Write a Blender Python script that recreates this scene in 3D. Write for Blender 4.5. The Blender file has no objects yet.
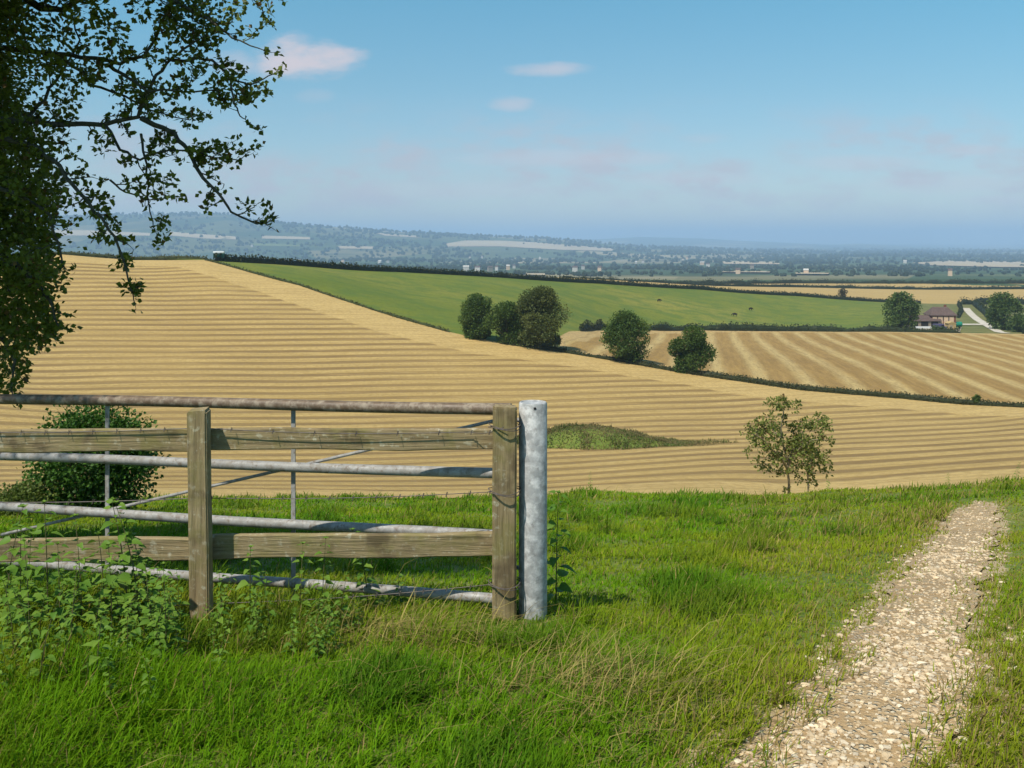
import bpy, bmesh, math, random
import numpy as np
from mathutils import Vector, geometry

SC = bpy.context.scene
COL = SC.collection
R = math.radians
F, HY, EYE = 950.0, 240.0, 1.65          # focal length in pixels, horizon row, eye height
rng = np.random.default_rng(7)
random.seed(7)

# ------------------------------------------------------------------ object helpers
def tag(o, label=None, cat=None, group=None, kind=None):
    if label: o['label'] = label
    if cat: o['category'] = cat
    if group: o['group'] = group
    if kind: o['kind'] = kind
    return o

def empty(name, loc, label, cat, group=None):
    o = bpy.data.objects.new(name, None)
    o.empty_display_size = 0.2
    COL.objects.link(o); o.location = loc
    return tag(o, label, cat, group)

def link(name, me, mat, parent=None, loc=(0, 0, 0)):
    o = bpy.data.objects.new(name, me)
    if mat is not None and not me.materials: me.materials.append(mat)
    COL.objects.link(o)
    if parent is not None: o.parent = parent
    else: o.location = loc
    return o

def np_mesh(name, V, Fc, col=None, smooth=False, extra=None):
    """V (n,3), Fc (m,k) faces of one size, or list of such arrays"""
    V = np.asarray(V, dtype=np.float32)
    if not isinstance(Fc, list): Fc = [Fc]
    Fc = [np.asarray(f, dtype=np.int32) for f in Fc if len(f)]
    me = bpy.data.meshes.new(name)
    me.vertices.add(len(V)); me.vertices.foreach_set('co', V.ravel())
    loops = np.concatenate([f.ravel() for f in Fc])
    tot = np.concatenate([np.full(len(f), f.shape[1], np.int32) for f in Fc])
    start = np.concatenate([[0], np.cumsum(tot)[:-1]]).astype(np.int32)
    me.loops.add(len(loops)); me.loops.foreach_set('vertex_index', loops)
    me.polygons.add(len(tot)); me.polygons.foreach_set('loop_start', start)
    me.polygons.foreach_set('loop_total', tot)
    me.polygons.foreach_set('use_smooth', np.full(len(tot), smooth))
    if col is not None:
        a = me.attributes.new('Col', 'FLOAT_COLOR', 'POINT')
        c = np.ones((len(V), 4), np.float32); c[:, :3] = col
        a.data.foreach_set('color', c.ravel())
    for k, v in (extra or {}).items():
        a = me.attributes.new(k, 'FLOAT', 'POINT'); a.data.foreach_set('value', np.asarray(v, np.float32))
    me.update(calc_edges=True)
    return me

class MB:
    """collects boxes, tubes, lathes in world space; build() links ONE mesh, local to its thing"""
    def __init__(s): s.V = []; s.F = []
    def add(s, V, Fc):
        n = len(s.V); s.V += [tuple(v) for v in V]; s.F += [tuple(i + n for i in f) for f in Fc]
    def box(s, c, d, rz=0.0):
        x, y, z = d[0]/2, d[1]/2, d[2]/2; ca, sa = math.cos(rz), math.sin(rz)
        P = [(sx*x, sy*y, sz*z) for sz in (-1, 1) for sy in (-1, 1) for sx in (-1, 1)]
        s.add([(c[0]+p[0]*ca-p[1]*sa, c[1]+p[0]*sa+p[1]*ca, c[2]+p[2]) for p in P],
              [(0, 2, 3, 1), (4, 5, 7, 6), (0, 1, 5, 4), (1, 3, 7, 5), (3, 2, 6, 7), (2, 0, 4, 6)])
    def tube(s, pts, rad, n=8, cap=True):
        pts = [Vector(p) for p in pts]; m = len(pts)
        if not hasattr(rad, '__len__'): rad = [rad]*m
        V = []; up = Vector((0, 0, 1)); prev = None
        for i, p in enumerate(pts):
            t = (pts[min(i+1, m-1)] - pts[max(i-1, 0)]).normalized()
            if prev is None:
                a = t.cross(up)
                if a.length < .05: a = t.cross(Vector((1, 0, 0)))
            else: a = prev - t*prev.dot(t)
            if a.length < 1e-6: a = t.orthogonal()
            a.normalize(); b = t.cross(a); prev = a
            for k in range(n):
                w = 2*math.pi*k/n
                V.append(p + (a*math.cos(w) + b*math.sin(w))*rad[i])
        Fc = [(i*n+k, i*n+(k+1) % n, (i+1)*n+(k+1) % n, (i+1)*n+k) for i in range(m-1) for k in range(n)]
        if cap: Fc += [tuple(range(n))[::-1], tuple((m-1)*n+k for k in range(n))]
        s.add(V, Fc)
    def gable(s, c, L, W, h, over=0.3, rz=0.0, hip=0.0, t=0.15):
        """solid pitched roof, ridge along local x, eaves at c.z"""
        ca, sa = math.cos(rz), math.sin(rz); l, w = L/2+over, W/2+over; r = l-hip
        P = [(-l, -w, 0), (l, -w, 0), (l, w, 0), (-l, w, 0), (-l, -w, t), (l, -w, t), (l, w, t), (-l, w, t), (-r, 0, h+t), (r, 0, h+t)]
        s.add([(c[0]+x*ca-y*sa, c[1]+x*sa+y*ca, c[2]+z) for x, y, z in P],
              [(3, 2, 1, 0), (0, 1, 5, 4), (1, 2, 6, 5), (2, 3, 7, 6), (3, 0, 4, 7), (4, 5, 9, 8), (6, 7, 8, 9), (5, 6, 9), (7, 4, 8)])
    def build(s, name, mat, parent=None, smooth=False, bevel=0.0, noise=0.0):
        o0 = Vector(parent.matrix_basis.translation) if parent else Vector((0, 0, 0))
        q = parent
        while q is not None and q.parent is not None:
            q = q.parent; o0 = o0 + Vector(q.matrix_basis.translation)
        me = bpy.data.meshes.new(name)
        me.from_pydata([tuple(Vector(v) - o0) for v in s.V], [], s.F)
        if bevel:
            bm = bmesh.new(); bm.from_mesh(me)
            bmesh.ops.bevel(bm, geom=list(bm.edges), offset=bevel, segments=2, profile=.6, affect='EDGES')
            bm.to_mesh(me); bm.free()
        if smooth:
            me.polygons.foreach_set('use_smooth', [True]*len(me.polygons))
            try: me.set_sharp_from_angle(angle=R(40))
            except Exception: pass
        return link(name, me, mat, parent)

# ------------------------------------------------------------------ numpy value noise
_tab = rng.random((256, 256)).astype(np.float64)
def vnoise(x, y):
    xi = np.floor(x).astype(int); yi = np.floor(y).astype(int)
    fx, fy = x-xi, y-yi; fx = fx*fx*(3-2*fx); fy = fy*fy*(3-2*fy)
    g = lambda i, j: _tab[i & 255, j & 255]
    return (g(xi, yi)*(1-fx)+g(xi+1, yi)*fx)*(1-fy) + (g(xi, yi+1)*(1-fx)+g(xi+1, yi+1)*fx)*fy
def fbm(x, y, o=3):
    s = 0; a = .5; t = 0
    for i in range(o):
        s = s + a*vnoise(x*2**i+17*i, y*2**i+31*i); t += a; a *= .5
    return s/t
def sstep(a, b, x):
    t = np.clip((x-a)/(b-a), 0, 1); return t*t*(3-2*t)

# ------------------------------------------------------------------ terrain
BND = [(60, 253.8, 182), (205, 259, 188), (250, 272, 178), (300, 285, 170), (350, 302, 160), (400, 318, 151), (450, 332, 144),
       (500, 343, 139), (560, 351, 137), (620, 361, 134), (680, 372, 129), (740, 381, 124.5), (800, 389.5, 117.5), (900, 398, 114.5),
       (1024, 407, 108), (1300, 420, 105)]
PTOP = [(150, 257, 190), (215, 261.5, 197), (300, 266, 225), (400, 272, 260), (500, 277.5, 300), (600, 283.5, 340), (700, 289.5, 378), (800, 296, 410),
        (880, 302, 430), (960, 304, 442), (1040, 304.5, 450), (1300, 306, 455)]
PBOT = [(560, 336, 160), (569, 331.5, 180), (600, 329.5, 210), (640, 329.5, 240), (700, 330, 258), (800, 331, 268), (885, 331.5, 268), (960, 333, 268), (1024, 334, 268), (1300, 336, 268)]
RM = .45                                                     # rows of the front field run in this direction (dY/dX)
ROWS = {182: [(70, 290), (165, 290), (260, 290)], 165: [(70, 310), (200, 310), (330, 310)], 150: [(70, 330), (230, 329.5), (400, 329)], 136: [(70, 350), (300, 349), (470, 348)],
        124: [(70, 370), (300, 368), (560, 365)], 114.6: [(20, 385), (300, 383), (620, 377)], 104: [(200, 400), (500, 396.5), (680, 391)], 75: [(842, 428), (984, 421)],
        81: [(0, 440), (300, 437), (540, 432), (740, 425)], 49: [(550, 479), (640, 473), (740, 467.5), (1020, 455)], 64.5: [(550, 455), (740, 445), (850, 440), (1020, 431)], 59: [(0, 475), (300, 471), (500, 465)]}
ctl = []                                                     # (u, ln Y, drop below the eye)
def cp(px, py, Y): ctl.append(((px-512)/F, math.log(Y), (py-HY)/F*Y))
nearY = [1.5, 3.2, 5.1, 8, 12, 15, 18, 22, 26, 32]
nearD = [1.66, 1.78, 2.05, 2.68, 3.65, 4.32, 5.03, 5.86, 7.15, 8.7]
for y, d in zip(nearY, nearD):
    for u in (-1.15, -.55, -.2, .1, .35, .55, 1.15):
        dd = d
        if 14 < y < 24 and u in (.35, .55): dd -= {.35: .05, .55: .30}[u]
        if 14 < y < 24 and u in (-.2, -.55): dd += .12
        ctl.append((u, math.log(y), dd))
for p in BND + PTOP[1:] + PBOT: cp(*p)
for s_, ln in ROWS.items():
    for a_, b_ in ln: cp(a_, b_, s_/(1-RM*(a_-512)/F))
for p in [(512, 490, 43), (300, 488, 40.4), (100, 488, 37), (-300, 490, 32), (800, 490, 46), (1000, 484, 46), (1000, 470, 55), (1300, 490, 52),
          (0, 400, 81), (0, 330, 121), (-300, 330, 108), (-300, 400, 73), (-300, 262, 153), (-300, 300, 125),
          (550, 300, 240), (700, 310, 300), (400, 290, 200), (800, 318, 320), (800, 360, 164), (950, 365, 161), (690, 350, 175), (640, 348, 172),
          (650, 284.6, 560), (750, 287, 560), (1024, 289, 600), (1024, 284, 690), (800, 283.8, 680), (1300, 288, 650), (400, 280, 450), (50, 275, 400), (-300, 280, 400),
          (200, 272, 330), (100, 263, 235), (-100, 264, 215), (1024, 315, 350), (960, 316, 340)]: cp(*p)
ctl = np.array(ctl)
SU = 2.6
def _phi(r2): return np.where(r2 > 1e-12, r2*np.log(r2+1e-12), 0.0)
_c = np.stack([ctl[:, 0]*SU, ctl[:, 1]], 1)
_n = len(_c)
_K = _phi(((_c[:, None]-_c[None])**2).sum(2)) + np.eye(_n)*0.004
_P = np.concatenate([np.ones((_n, 1)), _c], 1)
_A = np.block([[_K, _P], [_P.T, np.zeros((3, 3))]])
# interpolate drop/Y (smooth over the whole range)
_w = np.linalg.solve(_A, np.concatenate([ctl[:, 2]/np.exp(ctl[:, 1]), np.zeros(3)]))
SKY1 = np.array([(-900, 218), (-400, 212), (60, 216), (150, 214.8), (190, 214), (228, 214.2), (240, 218), (252, 221), (300, 224.5), (400, 232), (480, 236.5), (560, 239.5), (640, 247), (900, 256), (2500, 256)])
SKY2 = np.array([(-900, 240), (400, 241), (500, 240), (600, 239), (640, 237), (700, 238.5), (760, 241.5), (830, 245), (860, 243.8), (900, 246), (1024, 249), (2500, 248)])
def plain(X, Y):
    u = X/np.maximum(Y, 1.5)
    l = np.log(np.maximum(Y, 10))
    d = np.interp(l, np.log([600, 700, 1000, 2000, 4000, 7000, 26000]), [29, 32.5, 42, 62, 80, 90, 130])
    z = EYE-d
    px = 512+F*u
    wob = (fbm(X/900, Y/900)-.5)*10
    h1 = EYE+(HY-np.interp(px, SKY1[:, 0], SKY1[:, 1]))/F*6500
    z = z + np.maximum(h1-(EYE-90), 0)*sstep(3600, 6500, Y)*(1-sstep(7000, 9500, Y))
    h2 = EYE+(HY-np.interp(px, SKY2[:, 0], SKY2[:, 1]))/F*14000
    z = np.maximum(z, EYE-90+(h2-EYE+90)*sstep(9000, 14000, Y)*(1-sstep(14500, 18000, Y)) - (Y < 9000)*1e4)
    return z + wob*sstep(900, 2500, Y)
def T(X, Y):
    X = np.asarray(X, float); Y = np.asarray(Y, float)
    sh = X.shape; X = X.ravel(); Y = Y.ravel()
    out = np.empty_like(X)
    for a in range(0, len(X), 20000):
        x, y = X[a:a+20000], Y[a:a+20000]
        yc = np.clip(y, 1.5, 800)
        u = np.clip(x/np.maximum(y, 1.5), -1.15, 1.15)
        q = np.stack([u*SU, np.log(yc)], 1)
        s = _phi(((q[:, None]-_c[None])**2).sum(2)) @ _w[:_n] + _w[_n] + q @ _w[_n+1:]
        z = EYE-s*yc
        w = sstep(math.log(690), math.log(1000), np.log(np.maximum(y, 1.5)))
        z = z*(1-w)+plain(x, y)*w
        z += .035*(fbm(x*1.3, y*1.3, 2)-.5)*2*(1-sstep(20, 40, y))      # gentle lumps in the near bank
        out[a:a+20000] = z
    return out.reshape(sh)
def Tz(x, y): return float(T(np.array([x]), np.array([y]))[0])
def gp(px, Y): return ((px-512)/F*Y, Y)                   # plan position in the direction of a column
def at(px, py, Y): return ((px-512)/F*Y, Y, EYE-(py-HY)/F*Y)
def hit(px, py, y0=1.8, y1=20000, n=900):
    Y = np.exp(np.linspace(math.log(y0), math.log(y1), n)); X = (px-512)/F*Y
    d = T(X, Y)-(EYE-(py-HY)/F*Y)
    k = np.argmax(d > 0)
    if d[k] <= 0: return None
    if k == 0: return (X[0], Y[0])
    t = -d[k-1]/(d[k]-d[k-1]); y = Y[k-1]+(Y[k]-Y[k-1])*t
    return ((px-512)/F*y, y)
def pip(X, Y, poly):
    ins = np.zeros(X.shape, bool); n = len(poly)
    for i in range(n):
        x1, y1 = poly[i]; x2, y2 = poly[(i+1) % n]
        if y1 == y2: continue
        c = ((y1 > Y) != (y2 > Y)) & (X < (x2-x1)*(Y-y1)/(y2-y1)+x1)
        ins ^= c
    return ins
def dist_line(X, Y, line):
    best = np.full(X.shape, 1e9)
    for (x1, y1), (x2, y2) in zip(line[:-1], line[1:]):
        dx, dy = x2-x1, y2-y1; L = dx*dx+dy*dy
        t = np.clip(((X-x1)*dx+(Y-y1)*dy)/max(L, 1e-9), 0, 1)
        best = np.minimum(best, np.hypot(X-x1-t*dx, Y-y1-t*dy))
    return best
def dens(line, step):
    out = []
    for a, b in zip(line[:-1], line[1:]):
        n = max(1, int(math.hypot(b[0]-a[0], b[1]-a[1])/step))
        out += [(a[0]+(b[0]-a[0])*i/n, a[1]+(b[1]-a[1])*i/n) for i in range(n)]
    return out+[line[-1]]

# ------------------------------------------------------------------ materials
def new_mat(name):
    m = bpy.data.materials.new(name); m.use_nodes = True
    nt = m.node_tree; b = nt.nodes['Principled BSDF']
    b.inputs['Roughness'].default_value = .85
    b.inputs['Specular IOR Level'].default_value = .2
    return m, nt, b
def N(nt, t, **k):
    n = nt.nodes.new(t)
    for a, v in k.items():
        if a in n.inputs.keys() if hasattr(n.inputs, 'keys') else False: n.inputs[a].default_value = v
        else: setattr(n, a, v)
    return n
def noise(nt, scale, detail=4, vec=None, rough=.55, dist=0.0):
    n = nt.nodes.new('ShaderNodeTexNoise')
    n.inputs['Scale'].default_value = scale; n.inputs['Detail'].default_value = detail
    n.inputs['Roughness'].default_value = rough; n.inputs['Distortion'].default_value = dist
    if vec is not None: nt.links.new(vec, n.inputs['Vector'])
    return n.outputs['Fac']
def ramp(nt, fac, stops):
    r = nt.nodes.new('ShaderNodeValToRGB'); e = r.color_ramp.elements
    while len(e) < len(stops): e.new(.5)
    for el, (p, c) in zip(e, stops): el.position = p; el.color = (*c, 1) if len(c) == 3 else c
    nt.links.new(fac, r.inputs[0]); return r.outputs[0]
def mixc(nt, fac, a, b, mode='MIX'):
    m = nt.nodes.new('ShaderNodeMix'); m.data_type = 'RGBA'; m.blend_type = mode
    def put(s, v):
        if isinstance(v, (int, float)): s.default_value = v
        elif isinstance(v, tuple): s.default_value = (*v, 1)
        else: nt.links.new(v, s)
    put(m.inputs[0], fac); put(m.inputs[6], a); put(m.inputs[7], b)
    return m.outputs[2]
def math_(nt, op, a, b=0.0, c=None):
    m = nt.nodes.new('ShaderNodeMath'); m.operation = op
    for s, v in zip(m.inputs, (a, b, c)):
        if v is None: continue
        if isinstance(v, (int, float)): s.default_value = v
        else: nt.links.new(v, s)
    return m.outputs[0]
def mrange(nt, v, a, b, c=0.0, d=1.0, smooth=True):
    m = nt.nodes.new('ShaderNodeMapRange'); m.interpolation_type = 'SMOOTHSTEP' if smooth else 'LINEAR'
    nt.links.new(v, m.inputs[0])
    for s, x in zip(list(m.inputs)[1:5], (a, b, c, d)): s.default_value = x
    return m.outputs[0]
def objco(nt, scale=None):
    t = nt.nodes.new('ShaderNodeTexCoord'); o = t.outputs['Object']
    if scale:
        mp = nt.nodes.new('ShaderNodeMapping'); mp.inputs['Scale'].default_value = scale
        nt.links.new(o, mp.inputs[0]); o = mp.outputs[0]
    return o
def attr(nt, name):
    a = nt.nodes.new('ShaderNodeAttribute'); a.attribute_name = name; return a
def bump(nt, b, h, strength=.5, dist=.02):
    n = nt.nodes.new('ShaderNodeBump'); n.inputs['Strength'].default_value = strength
    n.inputs['Distance'].default_value = dist
    nt.links.new(h, n.inputs['Height']); nt.links.new(n.outputs[0], b.inputs['Normal'])

def leaf_material(name, trans=.3, spec=.25, rough=.55, tint=(1, 1, 1)):
    m, nt, b = new_mat(name)
    c = attr(nt, 'Col').outputs['Color']
    if tint != (1, 1, 1): c = mixc(nt, 1.0, c, tint, 'MULTIPLY')
    nt.links.new(c, b.inputs['Base Color'])
    b.inputs['Roughness'].default_value = rough; b.inputs['Specular IOR Level'].default_value = spec
    t = nt.nodes.new('ShaderNodeBsdfTranslucent'); nt.links.new(c, t.inputs['Color'])
    mx = nt.nodes.new('ShaderNodeMixShader'); mx.inputs[0].default_value = trans
    nt.links.new(b.outputs[0], mx.inputs[1]); nt.links.new(t.outputs[0], mx.inputs[2])
    nt.links.new(mx.outputs[0], nt.nodes['Material Output'].inputs[0])
    return m
M = {}
M['leaf'] = leaf_material('tree_leaf')
M['thorn'] = leaf_material('hawthorn_leaf', .42, .3, .5)
M['grass'] = leaf_material('grass_blade', .40, .06, .65)
M['straw'] = leaf_material('dry_straw', .2, .2, .6)
M['nettle'] = leaf_material('nettle_leaf', .3, .25, .55)

def soil_grass():
    m, nt, b = new_mat('turf'); v = objco(nt)
    n1 = noise(nt, 1.1, 5, v); n2 = noise(nt, 22, 4, v)
    c = ramp(nt, n1, [(.3, (.08, .14, .014)), (.55, (.13, .18, .022)), (.75, (.19, .19, .04))])
    c = mixc(nt, mrange(nt, n2, .45, .75), c, (.20, .165, .07))
    wn = attr(nt, 'worn').outputs['Fac']; n3 = noise(nt, 9, 5, v, .65)
    wf = mrange(nt, math_(nt, 'ADD', wn, math_(nt, 'SUBTRACT', math_(nt, 'MULTIPLY', n3, 1.6), .8)), .38, .62)
    c = mixc(nt, wf, c, mixc(nt, n2, (.34, .25, .135), (.50, .39, .23)))
    nt.links.new(c, b.inputs['Base Color']); bump(nt, b, n2, .8, .03); return m
M['turf'] = soil_grass()
def track():
    m, nt, b = new_mat('stony_soil'); v = objco(nt)
    n1 = noise(nt, 2.2, 4, v); n2 = noise(nt, 60, 4, v); n3 = noise(nt, 14, 4, v)
    vo = nt.nodes.new('ShaderNodeTexVoronoi'); vo.inputs['Scale'].default_value = 42; nt.links.new(v, vo.inputs['Vector'])
    c = ramp(nt, n1, [(.3, (.34, .22, .105)), (.7, (.46, .315, .155))])
    c = mixc(nt, mrange(nt, n3, .35, .7, 0, .6), c, (.50, .37, .215))
    stone = math_(nt, 'MULTIPLY', mrange(nt, vo.outputs['Distance'], .55, .25), mrange(nt, n3, .40, .60))
    c = mixc(nt, stone, c, mixc(nt, vo.outputs['Color'], (.74, .64, .45), (.58, .47, .31)))
    c = mixc(nt, mrange(nt, n2, .55, .75, 0, .4), c, (.26, .18, .10))
    nt.links.new(c, b.inputs['Base Color']); bump(nt, b, math_(nt, 'ADD', n2, stone), .9, .02); return m
M['track'] = track()
def stone():
    m, nt, b = new_mat('flint'); c = attr(nt, 'Col').outputs['Color']
    n = noise(nt, 60, 3, objco(nt)); c = mixc(nt, mrange(nt, n, .4, .7, 0, .45), c, (.30, .24, .17))
    nt.links.new(c, b.inputs['Base Color']); return m
M['stone'] = stone()
def stubble(name, base, light, dark, spacing, duty, sharp, bumpd, headland, grain=2.2, wob=.06):
    m, nt, b = new_mat(name); v = objco(nt)
    r = attr(nt, 'row').outputs['Fac']; k = mrange(nt, math_(nt, 'ADD', attr(nt, 'mask').outputs['Fac'], math_(nt, 'MULTIPLY', math_(nt, 'SUBTRACT', noise(nt, .3, 3, v), .5), .25)), .95, 1.05)
    w = noise(nt, .035, 3, v); w2 = noise(nt, .22, 4, v); g = noise(nt, grain, 6, v, .7); big = noise(nt, .012, 3, v)
    s = math_(nt, 'ADD', math_(nt, 'DIVIDE', r, spacing), math_(nt, 'MULTIPLY', w, wob*2))
    s = math_(nt, 'ADD', s, math_(nt, 'MULTIPLY', w2, wob*.35))
    f = math_(nt, 'FRACT', s)
    tri = math_(nt, 'ABSOLUTE', math_(nt, 'SUBTRACT', f, .5))         # 0 centre of the dark strip, .5 centre of the swath
    dk = mrange(nt, tri, duty/2+sharp, max(duty/2-sharp, 0))
    dk = math_(nt, 'MULTIPLY', dk, mrange(nt, noise(nt, .05, 3, v), .25, .6, .6, 1))
    dk = math_(nt, 'MULTIPLY', dk, k)
    c = mixc(nt, mrange(nt, big, .3, .7), base, light)
    c = mixc(nt, k, headland, c)
    c = mixc(nt, dk, c, dark)
    sv = nt.nodes.new('ShaderNodeCombineXYZ'); sx = nt.nodes.new('ShaderNodeSeparateXYZ'); nt.links.new(v, sx.inputs[0])
    nt.links.new(math_(nt, 'MULTIPLY', r, 1.1), sv.inputs[1]); nt.links.new(math_(nt, 'MULTIPLY', sx.outputs[0 if spacing < 5 else 1], .09), sv.inputs[0])
    st = noise(nt, 1.0, 5, sv.outputs[0], .65)                                   # straw lying in streaks along the rows
    c = mixc(nt, mrange(nt, st, .42, .70, 0, .55), c, tuple(x*.66 for x in base)); c = mixc(nt, mrange(nt, st, .52, .30, 0, .5), c, tuple(x*1.18 for x in light))
    c = mixc(nt, mrange(nt, g, .35, .70, 0, .62), c, (base[0]*.62, base[1]*.58, base[2]*.5))
    nt.links.new(c, b.inputs['Base Color'])
    h = math_(nt, 'ADD', math_(nt, 'MULTIPLY', math_(nt, 'SUBTRACT', 1.0, dk), bumpd), math_(nt, 'MULTIPLY', g, .12))
    bump(nt, b, h, 1.0, 1.0)
    return m
M['stub1'] = stubble('stubble_rows', (.445, .300, .102), (.505, .352, .130), (.185, .115, .046), 3.8, .44, .085, .10, (.53, .37, .142))
M['stub2'] = stubble('stubble_swaths', (.30, .185, .056), (.37, .235, .072), (.56, .42, .175), 6.0, .34, .16, .05, (.52, .37, .16), wob=.12)
M['stub3'] = stubble('stubble_far', (.45, .31, .11), (.50, .35, .13), (.40, .27, .095), 9, .4, .2, .03, (.58, .42, .18))
def pasture():
    m, nt, b = new_mat('pasture_turf'); v = objco(nt)
    n1 = noise(nt, .018, 4, v); n2 = noise(nt, .16, 5, v); n3 = noise(nt, 1.2, 3, v)
    c = ramp(nt, n1, [(.3, (.105, .142, .012)), (.5, (.158, .175, .017)), (.72, (.235, .212, .034))])
    c = mixc(nt, mrange(nt, n2, .42, .62, 0, .75), c, (.085, .135, .017))
    c = mixc(nt, mrange(nt, n3, .40, .72, 0, .6), c, (.085, .105, .014))
    nt.links.new(c, b.inputs['Base Color']); bump(nt, b, n2, .6, .4); return m
M['pasture'] = pasture()
def plain_mat():
    m, nt, b = new_mat('vale_ground'); v = objco(nt)
    mp = nt.nodes.new('ShaderNodeMapping'); mp.inputs['Scale'].default_value = (1/420, 1/520, 0); mp.inputs['Rotation'].default_value = (0, 0, .5)
    nt.links.new(v, mp.inputs[0])
    vo = nt.nodes.new('ShaderNodeTexVoronoi'); vo.inputs['Scale'].default_value = 1.0; nt.links.new(mp.outputs[0], vo.inputs['Vector'])
    sep = nt.nodes.new('ShaderNodeSeparateColor'); nt.links.new(vo.outputs['Color'], sep.inputs[0])
    c = ramp(nt, sep.outputs[0], [(0, (.035, .06, .018)), (.35, (.045, .075, .022)), (.70, (.07, .095, .03)), (.88, (.17, .15, .07)), (.96, (.30, .25, .14))])
    n2 = noise(nt, .004, 5, v)
    c = mixc(nt, mrange(nt, n2, .45, .65, 0, .7), c, (.03, .05, .016))
    nt.links.new(c, b.inputs['Base Color']); return m
M['vale'] = plain_mat()
def plainmat(name, col, var=.25, scale=8, rough=.8, dark=None):
    m, nt, b = new_mat(name); n = noise(nt, scale, 4, objco(nt))
    d = dark or tuple(x*(1-var*1.6) for x in col)
    nt.links.new(ramp(nt, n, [(.3, d), (.7, col)]), b.inputs['Base Color']); b.inputs['Roughness'].default_value = rough
    return m
M['bark'] = plainmat('bark', (.105, .085, .06), .35, 30)
M['twig'] = plainmat('lichened_twig', (.10, .095, .065), .4, 40)
M['palebark'] = plainmat('pale_bark', (.30, .25, .15), .3, 20)
M['hedgewood'] = plainmat('hedge_wood', (.05, .045, .03), .3, 3)
def weathered(name, ax):
    m, nt, b = new_mat(name); sc = [26, 26, 26]; sc[ax] = 1.6
    v = objco(nt, tuple(sc)); v0 = objco(nt)
    g = noise(nt, 1.6, 6, v, .65, .4); p = noise(nt, 7, 5, v0, .6); l = noise(nt, 26, 4, v0, .6)
    c = ramp(nt, g, [(.25, (.11, .073, .036)), (.42, (.24, .175, .088)), (.62, (.345, .262, .138)), (.8, (.43, .345, .20))])
    c = mixc(nt, .2, c, (.29, .235, .13))
    c = mixc(nt, mrange(nt, p, .44, .68, 0, .55), c, (.20, .18, .05))          # algae
    c = mixc(nt, math_(nt, 'MULTIPLY', mrange(nt, l, .54, .68), mrange(nt, p, .35, .6, .85, .2)), c, (.52, .48, .34))   # lichen
    c = mixc(nt, mrange(nt, noise(nt, 5, 5, v0), .52, .70, 0, .75), c, (.10, .070, .038))
    nt.links.new(c, b.inputs['Base Color']); bump(nt, b, g, .9, .012); return m
M['wood_post'] = weathered('weathered_post_wood', 2)
M['wood_rail'] = weathered('weathered_rail_wood', 0)
def galv(name, base, blot, amt, rust, metal=.55):
    m, nt, b = new_mat(name); v = objco(nt)
    vo = nt.nodes.new('ShaderNodeTexVoronoi'); vo.inputs['Scale'].default_value = 34; nt.links.new(v, vo.inputs['Vector'])
    sep = nt.nodes.new('ShaderNodeSeparateColor'); nt.links.new(vo.outputs['Color'], sep.inputs[0])
    n = noise(nt, 17, 6, v, .7); n2 = noise(nt, 30, 5, v, .65)
    c = mixc(nt, sep.outputs[0], base, tuple(x*.72 for x in base))
    c = mixc(nt, mrange(nt, n, .42, .66, 0, amt), c, blot)
    c = mixc(nt, mrange(nt, n2, .52, .68, 0, rust), c, (.13, .085, .055))
    nt.links.new(c, b.inputs['Base Color']); b.inputs['Metallic'].default_value = metal
    nt.links.new(mrange(nt, n, .3, .7, .42, .7), b.inputs['Roughness']); b.inputs['Specular IOR Level'].default_value = .4
    bump(nt, b, n2, .25, .004); return m
M['galv_post'] = galv('galvanised_post', (.37, .37, .355), (.60, .595, .57), .9, .25, .0)
M['galv_bar'] = galv('galvanised_bar', (.36, .35, .325), (.22, .195, .16), .8, .7, .0)
M['rust_bar'] = galv('mottled_bar', (.155, .105, .065), (.36, .30, .22), .7, .95, .0)
M['wire'] = plainmat('barbed_wire', (.16, .13, .11), .3, 50, .5)
M['dark'] = plainmat('dark_hole', (.02, .02, .02), .1, 5)

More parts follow.
